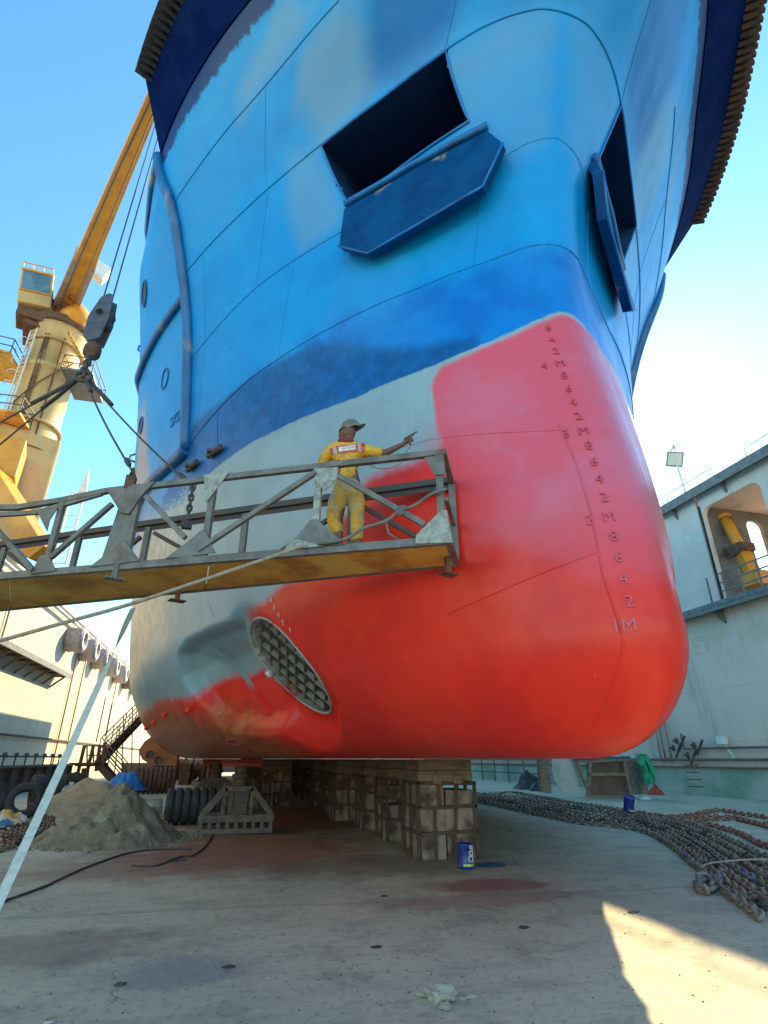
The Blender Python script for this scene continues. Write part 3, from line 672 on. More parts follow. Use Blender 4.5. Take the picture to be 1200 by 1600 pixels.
M['brownrail'] = surf('brown_pipe', (.20, .12, .10), (.12, .08, .07), 3, .7, bump=.3)
M['dark_in'] = surf('gallery_inner', (.17, .165, .15), (.11, .10, .09), 1.5, .7, bump=.2)  # shade inside the gallery put into the colour, darker than the outer wall
XL, XR = -13.6, 20.0; HL, HR = 11.9, 12.9
lw = thing('dock_wall', (XL, 40, 0), 'sunlit cream steel dock wall on the left side of the floor', 'wall')
t = MB(); t.box((XL-3, 65, HL/2), (6, 130, HL)); build('wall', t, M['lwall'], lw)
t = MB(); t.box((XL+.10, 65, HL+.03), (.5, 130, .30)); t.tube([(XL+.40, 0, HL-.55), (XL+.40, 130, HL-.55)], .13, 10); build('top_beam', t, M['white'], lw)
t = MB()
for k in range(0, 60):
    y = 20+k*2; t.beam((XL-.6, y, HL), (XL-.6, y, HL+1.05), .05)
for z in (.55, 1.05): t.beam((XL-.6, 20, HL+z), (XL-.6, 138, HL+z), .045)
build('railing', t, M['white'], lw)
t = MB(); t.box((XL+.55, 40.5, 7.28), (1.1, 15, .16)); t.box((XL+1.06, 40.5, 7.2), (.09, 15, .34)); sh = build('ledge', t, M['grey_steel'], lw)
t = MB()
for k in range(8):
    y = 33.8+k*1.9; t.beam((XL, y, 6.3), (XL+.95, y, 7.15), .12, .12); t.box((XL+.5, y, 7.1), (1.0, .1, .14))
build('ledge_bracket', t, M['brownrail'], sh)
t = MB()
for y in (36, 52, 55, 70): t.tube([(XL+.12, y, .2), (XL+.12, y, HL-1.2)], .06, 6)
t.tube([(XL+.16, 10, 4.6-1.8), (XL+.16, 120, 2.8)], .07, 8); build('wall_pipe', t, M['brownrail'], lw)
for i, y in enumerate((48.5, 53.2, 58.0, 63.2, 68.6, 74.5, 81)):
    f = thing('drum_fender', (XL+.1, y, 10.1), ['white ringed rubber drum fender, nearest of the row under the left wall top', 'second nearest drum fender of the row under the left wall top', 'third drum fender of the row under the left wall top', 'fourth drum fender of the row under the left wall top', 'fifth drum fender of the row, just behind the hanging strap', 'sixth drum fender of the row, close to the ship side', 'farthest drum fender of the row, touching the ship outline'][i], 'fender', 'drum fenders under the left wall top')
    t = MB(); t.lathe([(.5, 0), (.92, .05), (1.0, .35), (.92, .55), (1.0, .75), (1.0, 1.1), (.9, 1.3), (.55, 1.34), (.5, .9), (0, .88)], (XL, y, 10.1), (1, 0, 0), 28); build('fender_drum', t, M['brownrail'] if i > 4 else surf('fender_skin_%d' % i, (.42, .36, .33), (.28, .23, .21), 3, .8, bump=.3), f)
    t = MB(); t.lathe([(.6, 0), (.8, .02), (.8, .06), (.6, .08), (.6, 0)], (XL+1.30, y, 10.1), (1, 0, 0), 28); build('end_ring', t, M['white'], f)
# low steel barrier and handrail along the foot of the left wall
br = thing('barrier', (-9.5, 26, 0), 'dark steel plate barrier with studs along the foot of the left wall', 'barrier')
t = MB(); t.box((-9.6, 29, .55), (.25, 23, 1.1)); t.box((-9.5, 29, 1.13), (.5, 23, .1)); build('plate', t, M['dark_steel'], br)
t = MB()
for k in range(14): t.box((-9.42, 18.3+k*1.7, .55), (.16, .18, 1.12))
build('stiffener', t, M['rust'], br)
t = MB(); t.tube([(-9.6, 17.6, 1.55), (-9.6, 40, 1.55)], .045, 8)
for k in range(16): t.beam((-9.6, 17.8+k*1.45, 1.1), (-9.6, 17.8+k*1.45, 1.6), .06); t.lathe([(.11, 0), (.11, .12), (.05, .16)], (-9.6, 17.8+k*1.45, 1.55), n=8)
build('handrail', t, M['dark_steel'], br)
b2 = tag(build('far_barrier', MB().box((-5.5, 62, .45), (9, .3, 1.3)).box((1, 75, .6), (14, .3, 1.6)), M['dark_steel']), 'long low dark barrier far down the dock behind the roller fenders', 'barrier')
# far end of the dock
t = MB(); t.box((3, 128, 2.2), (40, 3, 4.4)); tag(build('end_wall', t, M['lwall']), 'pale low wall closing the far end of the dock', 'wall')

rw = thing('dock_wall', (XR, 20, 0), 'shaded grey steel dock wall on the right with a railed gallery opening', 'wall')
Y0, Y1 = 12.6, 18.6            # gallery opening
t = MB(); t.box((XR+4, 55, 3.75), (8, 130, 7.5)); t.box((XR+.4, (Y1+.25+120)/2, 10.2), (.8, 119.75-Y1, 5.4))
t.box((XR+4, (-10+Y0-3.2)/2, 10.2), (8, Y0-3.2+10, 5.4))
build('wall', t, M['rwall'], rw)
t = MB(); t.box((XR+4, 14, 12.55), (8, 9.4, .68)); build('gallery_roof', t, M['rwall'], rw)
# column with rounded corners between the two bays
def bay_plate(y0, y1, z0, z1, wy0, wy1, wz0, wz1, r, x, th=.15):
    """a plate in the YZ plane with a rounded window"""
    m_ = []
    for (cy, cz, a0) in ((wy1-r, wz1-r, 0), (wy0+r, wz1-r, 90), (wy0+r, wz0+r, 180), (wy1-r, wz0+r, 270)):
        for k in range(9): a = radians(a0+k*90/8); m_.append((cy+r*cos(a), cz+r*sin(a)))
    def outer(p):
        cy, cz = (wy0+wy1)/2, (wz0+wz1)/2; dy, dz = p[0]-cy, p[1]-cz
        k = min(((y1-cy)/dy if dy > 1e-6 else (y0-cy)/dy if dy < -1e-6 else 1e9), ((z1-cz)/dz if dz > 1e-6 else (z0-cz)/dz if dz < -1e-6 else 1e9)); return (cy+dy*k, cz+dz*k)
    o_ = [outer(p) for p in m_]; t = MB(); N = len(m_)
    vs = [(x, p[0], p[1]) for p in m_]+[(x, p[0], p[1]) for p in o_]+[(x+th, p[0], p[1]) for p in m_]+[(x+th, p[0], p[1]) for p in o_]
    fs = []
    for i in range(N):
        j = (i+1) % N; fs += [(i, j, j+N, i+N), (i+2*N, i+3*N, j+3*N, j+2*N), (i, i+2*N, j+2*N, j)]
    for i in range(N):
        a, q = o_[i], o_[(i+1) % N]
        ka = abs(a[0]-y0) < 1e-4 or abs(a[0]-y1) < 1e-4; kq = abs(q[0]-y0) < 1e-4 or abs(q[0]-y1) < 1e-4
        if ka != kq:
            cy_ = a[0] if ka else q[0]; cz_ = q[1] if ka else a[1]; k = len(vs); vs += [(x, cy_, cz_), (x+th, cy_, cz_)]; fs += [(i+N, (i+1) % N+N, k), (i+3*N, k+1, (i+1) % N+3*N)]
        elif not ka and not kq and abs(a[1]-q[1]) > 1:      # the run between them wraps round a whole side of the plate
            cy_ = y0 if a[0] < (wy0+wy1)/2 else y1; k = len(vs); vs += [(x, cy_, a[1]), (x, cy_, q[1]), (x+th, cy_, a[1]), (x+th, cy_, q[1])]
            fs += [(i+N, k, k+1, (i+1) % N+N), (i+3*N, (i+1) % N+3*N, k+3, k+2)]
        elif ka and kq and abs(a[0]-q[0]) > 1:
            cz_ = z0 if a[1] < (wz0+wz1)/2 else z1; k = len(vs); vs += [(x, a[0], cz_), (x, q[0], cz_), (x+th, a[0], cz_), (x+th, q[0], cz_)]
            fs += [(i+N, k, k+1, (i+1) % N+N), (i+3*N, (i+1) % N+3*N, k+3, k+2)]
    t.add(vs, fs)
    return t
t = bay_plate(Y0+2.35, Y1+.01, 7.5, 12.25, Y0+2.9, Y1-.05, 7.6, 12.0, .42, XR-.02, .2)
build('gallery_frame', t, M['rwall'], rw)
t = bay_plate(Y0-3.2, Y0+2.35, 7.5, 12.25, Y0-2.6, Y0+1.75, 7.6, 11.7, .75, XR-.02, .2); build('gallery_frame', t, M['rwall'], rw)
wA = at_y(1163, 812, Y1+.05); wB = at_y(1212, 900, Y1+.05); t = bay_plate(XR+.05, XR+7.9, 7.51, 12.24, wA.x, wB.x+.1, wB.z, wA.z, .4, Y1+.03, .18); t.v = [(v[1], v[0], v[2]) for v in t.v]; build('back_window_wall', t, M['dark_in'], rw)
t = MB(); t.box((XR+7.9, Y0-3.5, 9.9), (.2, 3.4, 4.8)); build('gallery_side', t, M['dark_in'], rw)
t = MB()
for k in range(12): y = Y0-3+k*.85; t.beam((XR-.35, y, 7.6), (XR-.35, y, 8.75), .06)
for z in (7.98, 8.35, 8.75): t.beam((XR-.35, Y0-3.2, z), (XR-.35, Y1-.3, z), .05)
build('gallery_railing', t, M['grey_steel'], rw)
t = MB(); t.box((XR-.35, 52, 7.455), (.76, 128, .17)); t.box((XR-.68, 52, 7.36), (.06, 128, .34))
for k in range(22): t.prism([(XR-.6, 2+k*4.2, 7.34), (XR, 2+k*4.2, 7.34), (XR, 2+k*4.2, 6.75)], (0, .1, 0))
build('ledge', t, M['grey_steel'], rw)
t = MB(); t.box((XR-.22, 52, 12.82), (.5, 128, .24)); t.box((XR-.46, 52, 12.7), (.05, 128, .42))
for k in range(26): t.prism([(XR-.42, 2+k*3, 12.66), (XR, 2+k*3, 12.66), (XR, 2+k*3, 12.1)], (0, .08, 0))
build('top_beam', t, M['grey_steel'], rw)
t = MB()
for a, q in ((13.2, 15.6), (17.4, 20.3), (20.6, 24.0), (24.4, 29)):
    t.tube([(XR-.1, a, 12.9), (XR-.1, a, 13.55), (XR-.1, q, 13.55), (XR-.1, q, 12.9)], .035, 6)
build('top_rail', t, M['white'], rw)
t = MB(); t.box((XR-.02, 60, .55), (.06, 130, 1.1)); build('green_footing', t, M['rwall_low'], rw)
def on_wall(mb, body, y, z, size, x=XR-.012):
    vs, fs = glyphs(body, size, 0); mb.add([(x, y-v[0], z+v[1]) for v in vs], fs)
t = MB(); on_wall(t, '8', 19.7, 11.0, .55); on_wall(t, '4', Y0+2.5, 11.35, .5, XR-.035); on_wall(t, '1', 21.0, 11.0, .5); build('wall_number', t, M['white'], rw)
t = MB(); on_wall(t, 'SAFETY  FIRST', 19.3, 6.05, 1.15); build('wall_lettering', t, M['yellow_paint'], rw)
# service pipes low on the right wall
pp = thing('pipe_run', (XR-.2, 22, 1.3), 'rusty service pipes and valves low on the right wall', 'pipes')
t = MB(); t.tube([(XR-.2, -5, 1.42), (XR-.2, 60, 1.42)], .055, 8); t.tube([(XR-.16, -5, 1.12), (XR-.16, 60, 1.12)], .035, 8); t.tube([(XR-.2, -5, 1.86), (XR-.2, 22.6, 1.86), (XR-.2, 22.6, 2.5)], .045, 8); build('pipe', t, M['brownrail'], pp)
t = MB()
for y in (23.6, 24.0, 24.3): t.tube([(XR-.12, y, 1.3), (XR-.12, y, 4.4)], .04, 6)
build('riser', t, surf('riser_paint', (.35, .12, .10), (.3, .3, .3), 2, .6, bump=0), pp)
t = MB()
for y, z in ((22.9, 2.2), (23.2, 1.9), (22.4, 1.6), (21.9, 2.0)): t.lathe([(.1, 0), (.14, .02), (.14, .06), (.04, .08), (.04, .2)], (XR-.2, y, z), (-1, .2, 0), 12); t.beam((XR-.2, y, z-.4), (XR-.2, y-.5, z+.2), .07)
build('valve', t, M['dark_steel'], pp)
t = MB(); t.box((XR-.25, 20.3, 2.15), (.3, .3, .3)); t.beam((XR-.2, 20.3, 2.1), (XR-.2, 19.9, 1.4), .05); build('junction_box', t, M['white'], pp)
t = MB()
for k in range(4): t.tube([(XR-.15, 22.5+0*k, .35+k*.28), (XR-.45, 22.5, .35+k*.28), (XR-.45, 22.0, .35+k*.28), (XR-.15, 22.0, .35+k*.28)], .02, 6)
build('ladder_rung', t, M['rust'], pp)
# distant railing behind the keel blocks on the right
rl = thing('railing', (18.2, 40, 0), 'rusty pipe railing along the foot of the right wall behind the blocks', 'railing')
t = MB()
for k in range(14): t.beam((18.4, 31+k*2.2, 0), (18.4, 31+k*2.2, 1.5), .07)
for z in (.6, 1.05, 1.5): t.tube([(18.4, 31, z), (18.4, 60, z)], .04, 6)
build('rail', t, M['brownrail'], rl)
# crane arm stowed in the gallery
ar = thing('hydraulic_arm', (XR+2, 16, 7.5), 'yellow hydraulic crane arm stowed upright inside the right gallery', 'crane arm')
p0 = at_x(1186, 912, XR+.9); p1 = at_x(1133, 812, XR+1.1); pm = p0.lerp(p1, .52)
t = MB(); t.beam(p0, pm, .5, .42); t.box(p0+Vector((0, 0, .2)), (.9, .8, .6)); build('base_column', t, M['orange'], ar, bevel=.03)
t = MB(); t.tube([pm-(p1-p0)*.04, p1], .24, 14); t.lathe([(.30, 0), (.30, .2)], p1, tuple((p1-p0).normalized()), 14); build('ram', t, M['orange'], ar)
t = MB(); t.tube([pm+Vector((-.3, .5, -.2)), p1+Vector((-.3, .8, .2))], .10, 8); t.box(pm, (.75, .8, .35)); t.beam(pm+Vector((-.3, .4, -.3)), pm+Vector((-.3, -.6, -.1)), .12); build('linkage', t, M['rust'], ar)
# floodlight
fl = thing('floodlight', (XR, 19.2, 12.9), 'square floodlight on a thin pole above the right dock wall', 'floodlight')
t = MB(); t.tube([(XR, 19.2, 12.9), (XR, 19.3, 14.7)], .05, 8); build('pole', t, M['white'], fl)
R = Matrix.Rotation(radians(-32), 3, 'X') @ Matrix.Rotation(radians(25), 3, 'Z')
t = MB(); t.box((XR, 19.35, 15.1), (.16, .75, .75), Matrix.Rotation(radians(25), 3, 'X')@rotz(radians(50))); hd = build('lamp_head', t, M['grey_steel'], fl, bevel=.03)
t = MB(); t.box(Vector((XR, 19.35, 15.1))+Matrix.Rotation(radians(25), 3, 'X')@rotz(radians(50))@Vector((-.09, 0, 0)), (.02, .62, .62), Matrix.Rotation(radians(25), 3, 'X')@rotz(radians(50))); build('lamp_glass', t, M['floodglass'], hd)
t = MB(); t.tube([(XR-.2, 19.0, 15.4), (XR-.1, 19.1, 15.75), (XR+.2, 19.7, 15.75), (XR+.25, 19.8, 15.4)], .03, 6); build('lamp_bracket', t, M['dark_steel'], hd)

# ================================================================== left stair tower
st = thing('staircase', (-7.2, 24, 0), 'rusty steel stair tower climbing along the left dock wall', 'staircase')
H_ = 27.0
def P(px, py, H=H_): return at_h(px, py, H)
t = MB()
for a, q in (((108, 1265), (132, 1165)), ((122, 1265), (146, 1165)), ((150, 1205), (156, 1165)), ((160, 1195), (164, 1160)), ((118, 1195), (160, 1195))):
    t.beam(P(*a), P(*q), .13)
t.beam(P(126, 1262), P(134, 1200), .28); build('stair_post', t, M['rust'], st)
def flight(a, q, wdt, name):
    a = Vector(a); q = Vector(q); side_ = Vector((0, 1, 0))*wdt; t = MB()
    for o in (Vector(), side_): t.beam(a+o, q+o, .1, .26)
    k = max(4, int((q-a).length/.32))
    for i in range(k): p = a.lerp(q, (i+.5)/k); t.box(p+side_/2, (.28, wdt, .05))
    f = build(name, t, M['rust'], st); t = MB()
    for o in (Vector(), side_):
        for hgt in (.55, 1.05): t.beam(a+o+Vector((0, 0, hgt)), q+o+Vector((0, 0, hgt)), .04)
        for i in range(0, k+1, 3): p = a.lerp(q, i/k)+o; t.beam(p, p+Vector((0, 0, 1.05)), .04)
    build('stair_rail', t, M['brownrail'], f)
flight(P(150, 1193), P(222, 1118, 30), 1.0, 'stair_flight'); flight(P(186, 1232), P(152, 1193), 1.0, 'stair_flight')
t = MB(); a = P(120, 1193); q = P(158, 1193); t.beam(a, q, 1.3, .08); build('landing', t, M['rust'], st)
t = MB()
for p_, q_ in (((133, 1165), (160, 1165)), ((136, 1180), (160, 1180)), ((160, 1165), (195, 1200)), ((165, 1175), (205, 1222))): t.beam(P(*p_), P(*q_), .05)
for x in (136, 146, 156): t.beam(P(x, 1165), P(x, 1193), .05)
build('guard_rail', t, M['rust'], st)
t = MB()
for x0, y0, x1, y1 in ((205, 1270, 207, 1105), (217, 1270, 218, 1170), (178, 1215, 188, 1130), (190, 1215, 193, 1120), (150, 1160, 165, 1090), (165, 1150, 175, 1100)): t.beam(P(x0, y0, 30), P(x1, y1, 30), .05)
tag(build('scaffold_pipes', t, M['brownrail']), 'thin upright scaffold pipes standing behind the stair tower', 'scaffold')

# ================================================================== dock crane
HC = 29.3
cr = thing('dock_crane', (-15, 34.1, HL), 'yellow dock crane with cab and long boom reaching over the ship', 'crane')
ax = Vector((-14.45, 34.0, 0))
def cz(py, px=60): return at_h(px, py, HC).z
z1, z2, z3 = cz(690), cz(592), cz(528)
t = MB(); sx = 2.0
t.box((ax.x, ax.y, (HL+z1)/2), (3.2, 3.2, z1-HL), rotz(.5)); build('pedestal_box', t, M['cream'], cr, bevel=.15)
t = MB(); t.lathe([(1.8, z1-1), (1.52, z1+.6), (1.52, z2), (1.65, z2+.05), (1.65, z2+.35), (1.52, z2+.4), (1.52, z3-1.2), (1.85, z3-.4), (1.9, z3), (0, z3)], (ax.x, ax.y, 0), n=40); pd = build('pedestal', t, M['cream'], cr)
t = MB()
for a_ in (3.9, 4.25):
    q = Vector((cos(a_), sin(a_), 0))*1.75+ax; t.beam((q.x, q.y, z1-4), (q.x, q.y, z3-.5), .07)
for i in range(36):
    z = z1-4+i*(z3-z1+3.5)/36; a = Vector((cos(3.9), sin(3.9), 0))*1.75+ax; q = Vector((cos(4.25), sin(4.25), 0))*1.75+ax; t.beam((a.x, a.y, z), (q.x, q.y, z), .035)
build('ladder', t, M['white'], pd)
t = MB()
for a_ in (4.6, 4.72, 5.3): qx = ax+Vector((cos(a_), sin(a_), 0))*1.60; t.tube([(qx.x, qx.y, z1-.5), (qx.x, qx.y, z3-1.0)], .06, 6)
t.tube([(ax.x+1.66*cos(4.0+i*.11), ax.y+1.66*sin(4.0+i*.11), z1+1.2+i*.28) for i in range(18)], .045, 6); build('conduit', t, M['rust'], pd)
for zf in (z1+.9, z3-1.25):
    t = MB(); t.lathe([(1.50, -.06), (1.73, -.06), (1.73, .06), (1.50, .06)], (ax.x, ax.y, zf), n=40)
    for i in range(30): t.lathe([(.05, 0), (.05, .1), (0, .1)], (ax.x+1.64*cos(i*pi/15), ax.y+1.64*sin(i*pi/15), zf-.14), n=6)
    build('bolted_flange', t, M['cream'], pd)
t = MB()
for i in range(12):
    z = z1-3+i*(z3-z1+2)/12; c0 = Vector((ax.x, ax.y, z))+Vector((cos(4.08), sin(4.08), 0))*2.0; t.tube([c0+Vector((cos(4.08-1.5+3*k/8), sin(4.08-1.5+3*k/8), 0))*.38 for k in range(9)], .025, 5)
build('ladder_cage', t, M['white'], pd)
t = MB(); t.lathe([(1.95, z3+.0), (2.1, z3+.1), (2.1, z3+.5), (1.95, z3+.6), (0, z3+.6)], (ax.x, ax.y, 0), n=40); slew = build('slewing_ring', t, M['rust'], cr)
def platform(pts, z, name, mat, rail=True):
    t = MB(); t.prism([(p[0], p[1], z) for p in pts], (0, 0, .14)); o = build(name, t, mat, cr)
    if rail:
        t = MB(); N = len(pts)
        for i in range(N):
            a, q = Vector((*pts[i], z)), Vector((*pts[(i+1) % N], z))
            for hh in (.55, 1.1): t.beam(a+Vector((0, 0, hh)), q+Vector((0, 0, hh)), .05)
            k = max(1, int((q-a).length/1.2))
            for j in range(k): p = a.lerp(q, j/k); t.beam(p, p+Vector((0, 0, 1.1)), .05)
            for j in range(2): pass
        build('railing', t, M['dark_steel'], o)
    return o
platform([(ax.x-1.6, ax.y-2), (ax.x-5.4, ax.y-2.6), (ax.x-6, ax.y+1), (ax.x-1.6, ax.y+1.5)], z2+.2, 'crane_platform', M['rust_wood'])
platform([(ax.x+1.5, ax.y-2.2), (ax.x+3.3, ax.y-2.2), (ax.x+3.3, ax.y+1.2), (ax.x+1.5, ax.y+1.2)], cz(602), 'crane_platform', M['grey_steel'])
platform([(ax.x-4.5, ax.y-3.4), (ax.x+.6, ax.y-3.4), (ax.x+.6, ax.y-1.6), (ax.x-4.5, ax.y-1.6)], cz(690), 'crane_platform', M['rust_wood'])
t = MB(); a = Vector((ax.x+3.2, ax.y-1.8, cz(602))); q = Vector((ax.x+1.2, ax.y-1.9, cz(545))); t.beam(a, q, .7, .1)
for k in range(9): t.box(a.lerp(q, k/9)+Vector((0, -.1, .05)), (.12, .8, .05))
build('crane_ladder', t, M['rust_wood'], cr)
# cab
cab0 = at_h(57, 462, 27.5); t = MB(); Rc = rotz(.25)@Matrix.Rotation(radians(-8), 3, 'Y')
t.box(cab0, (1.9, 1.8, 2.9), Rc); cb = build('cab', t, M['cream'], cr, bevel=.12)
t = MB(); t.box(cab0+Rc@Vector((0, -.88, .35)), (1.6, .12, 1.5), Rc); t.box(cab0+Rc@Vector((0, 0, 1.42)), (1.7, 1.5, .12), Rc); t.box(cab0+Rc@Vector((.93, 0, .4)), (.1, 1.4, 1.5), Rc); build('cab_window', t, M['glass'], cb)
t = MB(); t.box(cab0+Rc@Vector((0, -.92, -.5)), (1.75, .14, .1), Rc); build('cab_sill', t, M['orange'], cb); t = MB(); t.box(cab0+Rc@Vector((0, -.92, 1.2)), (1.75, .14, .13), Rc)
for x in (-.85, -.3, .3, .85): t.beam(cab0+Rc@Vector((x, -.8, 1.45)), cab0+Rc@Vector((x, -.8, 1.9)), .06)
t.beam(cab0+Rc@Vector((-.85, -.8, 1.9)), cab0+Rc@Vector((.85, -.8, 1.9)), .06); build('cab_trim', t, M['orange'], cb)
t = MB(); t.box(cab0+Vector((.1, .3, -1.9)), (1.7, 1.7, .8), rotz(.3)); t.box(cab0+Vector((.8, 1.2, -2.5)), (2.6, 2.6, .4), rotz(.3)); build('machinery_deck', t, M['rust'], cr, bevel=.05)
# boom
tip = at_h(296, 24, 11.2); root = at_h(97, 492, HC); knee = root.lerp(tip, .30)
bd = (tip-root).normalized(); t = MB()
bs = bd.cross(Vector((0, 0, 1))).normalized(); bu = bs.cross(bd)
for s_ in (-1, 1): t.beam(root+bs*s_*.62, knee+bs*s_*.5, .26, 1.0)
bf = build('boom_foot', t, surf('boom_side', (.42, .30, .22), (.30, .20, .16), 1, .5, bump=.05), cr)
t = MB(); t.beam(root+bd*.3, knee, .95, .8, ); build('boom_plate', t, M['orange'], bf)
t = MB()
for k in range(5): p = root+bd*(1+k*.4); t.tube([p-bs*.6-bu*.5, p-bu*(.7+.1*(k % 2)), p+bs*.6-bu*.5], .05, 6)
build('hose_loop', t, M['dark_steel'], bf)
t = MB(); vs_, fs_ = glyphs('2', .9); p = root+bd*3.2-bu*.48
t.add([p+bs*v[0]+bd*v[1] for v in vs_], fs_); vs_, fs_ = glyphs('10 T', .45); p = root+bd*2.1-bu*.48; t.add([p+bs*v[0]+bd*v[1] for v in vs_], fs_); build('boom_number', t, M['rust'], bf)
t = MB()
def frus(mb, a, q, wa, wb, ha, hb_):
    vs = [a+bs*x*wa/2+bu*y*ha/2 for x, y in ((-1, -1), (1, -1), (1, 1), (-1, 1))]+[q+bs*x*wb/2+bu*y*hb_/2 for x, y in ((-1, -1), (1, -1), (1, 1), (-1, 1))]
    mb.add(vs, [(0, 1, 2, 3), (7, 6, 5, 4), (0, 4, 5, 1), (1, 5, 6, 2), (2, 6, 7, 3), (3, 7, 4, 0)])
frus(t, knee-bd*.3, tip+bd*.6, 1.12, .40, 1.0, .45); build('boom', t, M['orange'], cr)
t = MB(); t.lathe([(.1, -.3), (.42, -.28), (.36, 0), (.42, .28), (.1, .3)], tip, tuple(bs), 20); build('boom_sheave', t, M['dark_steel'], cr)
t = MB(); t.tube([root-bu*.7+bs*.3, knee-bu*.75+bs*.35, knee.lerp(tip, .5)-bu*.55+bs*.25, tip-bu*.3], .045, 6); t.tube([root-bu*.7-bs*.2, knee-bu*.72-bs*.3, knee.lerp(tip, .5)-bu*.52-bs*.2, tip-bu*.3-bs*.1], .03, 6); build('boom_cable', t, M['cable'], cr)
t = MB(); p = at_h(153, 424, HC-2); t.box(p, (1.3, .8, 1.2), rotz(.3)@Matrix.Rotation(.35, 3, 'Y')); t.beam(p, knee-bd*1.5, .12); build('lamp_box', t, M['white'], cr, bevel=.04)
t = MB(); t.lathe([(.2, -.9), (.7, -.8), (.8, -.4), (.8, .5), (.6, .7), (0, .75)], at_h(119, 494, HC-1), (.5, -.3, .3), 20); build('winch_motor', t, M['orange'], cr)
t = MB(); t.beam(at_h(-60, 660, 26), at_h(68, 868, 25), 1.0, .9); tag(build('brace_beam', t, M['orange']), 'sunlit orange box beam slanting down behind the walkway at the left edge', 'beam')
t = MB(); t.box(at_h(10, 715, 26)+Vector((-1.2, .5, 0)), (3.4, 2.4, 2.4), rotz(.3)); tag(build('winch_house', t, M['orange'], None, bevel=.1), 'orange boxy winch housing under the balcony at the left edge', 'housing')
# thin white lattice post behind the walkway
t = MB(); a, q = P(92, 880, 29), P(122, 770, 29)
for o in (-.25, .25):
    v = Vector((.95, -.3, 0))*o*1.6; t.beam(a+v, q+v, .1)
for k in range(7): p = a.lerp(q, k/6); t.beam(p-Vector((.4, -.12, 0)), p+Vector((.4, -.12, 0)), .06)
q2 = P(139, 733, 29); t.prism([P(120, 772, 29), P(134, 775, 29), q2], (0, .15, 0)); tag(build('lattice_post', t, M['white']), 'thin white lattice post with pointed tip behind the walkway', 'post')
# ================================================================== suspended walkway
ZD = EYE+1.76
nr = [at_z(700, 850, ZD), at_z(-260, 946, ZD)]; fr = [at_z(710, 885, ZD), at_z(-260, 995, ZD)]
# straighten: near edge from (1.70,4.29) toward the left, far edge opening slightly
n0 = Vector((1.70, 4.29, ZD)); n1 = Vector((-2.62, 6.50, ZD)); nd_ = (n1-n0).normalized(); LEN = 9.2
f0 = Vector((2.0, 4.86, ZD)); f1 = Vector((-3.19, 8.10, ZD)); fd_ = (f1-f0).normalized()
nrp = Vector((nd_.y*-1, nd_.x, 0)); nrp = Vector((.455, .89, 0))
wk = thing('work_platform', n0.lerp(n1, .5), 'grey steel truss walkway slung from the crane in front of the red paint', 'work platform')
def N(t_, h=0): return n0+nd_*t_+Vector((0, 0, h))
def F(t_, h=0): return f0+fd_*t_+Vector((0, 0, h))
def tN(px, py):
    """distance along the near truss plane of a point seen in the photograph"""
    d = _d(px, py); o = Vector((0, 0, EYE)); pn = Vector((-nd_.y, nd_.x, 0)); k = (n0-o).dot(pn)/d.dot(pn); p = o+d*k; return (p-n0).dot(nd_), p.z-ZD
RH = .95
# deck boards (seen from beneath)
t = MB(); bounds = [0, 2.4, 4.8, 7.2, LEN]
for i in range(4):
    a, q = bounds[i]+.006, bounds[i+1]-.006; fa, fq = a*1.22, q*1.22
    vs = [N(a, .0)+Vector((.03, .05, 0)), N(q, .0)+Vector((.03, .05, 0)), F(fq, 0), F(fa, 0)]
    t.prism([v+Vector((0, 0, .012+.004*(i % 2))) for v in vs], (0, 0, .03))
dk = build('deck_board', t, M['rust_wood'], wk)
t = MB()
for k in range(5): a = .5+k*1.95; t.beam(N(a, .055), F(a*1.22, .055), .05, .05)
build('cross_bearer', t, M['rust'], wk)
# near truss
t = MB(); t.beam(N(-.03, .035), N(LEN, .035), .055, .075); build('bottom_chord', t, M['grey_steel'], wk)
t = MB(); pts = [N(-.02, RH), N(1.5, RH), N(3.0, RH-.005), N(3.75, RH-.005), N(4.3, RH-.06), N(4.9, RH-.09), N(5.6, RH-.02), N(LEN, RH)]
for a, q in zip(pts[:-1], pts[1:]): t.beam(a, q, .055, .06, ext=.004)
t.beam(N(3.8, RH-.03), N(4.6, RH-.18), .04, .05); t.beam(N(4.6, RH-.18), N(5.8, RH-.13), .04, .05)
build('top_rail', t, M['grey_steel'], wk)
def tee(t, a, q, w=.06): t.beam(a, q, w, .012, up=(nrp.x, nrp.y, 0)); t.beam(a, q, .012, .05, up=(nrp.x, nrp.y, 0))
posts = [tN(697, 850)[0]+.03, tN(492, 860)[0], tN(318, 872)[0], tN(195, 883)[0], tN(68, 900)[0]]
posts += [posts[-1]+.95, posts[-1]+1.9, posts[-1]+2.9]
for i, a in enumerate(posts):
    t = MB(); t.beam(N(a, .07), N(a, RH-.03), .065, .05, up=(nrp.x, nrp.y, 0)); build('truss_post', t, M['grey_chip'] if i == 1 else M['grey_steel'], wk)
offs = Vector((-.034, -.066, 0))*.6
for i, (p_, q_) in enumerate((((665, 823), (532, 747)), ((313, 862), (496, 741)), ((293, 843), (232, 778)), ((85, 873), (180, 790)), ((57, 893), (-40, 785)))):
    a = tN(*p_); q = tN(*q_); t = MB(); t.beam(N(a[0], a[1])+offs, N(q[0], q[1])+offs, .05, .045, up=(nrp.x, nrp.y, 0)); build('truss_diagonal', t, M['grey_steel'], wk)
for k in (5, 6): t = MB(); t.beam(N(posts[k], .1)+offs, N(posts[k]+.9, RH-.05)+offs, .05, .045); build('truss_diagonal', t, M['grey_steel'], wk)
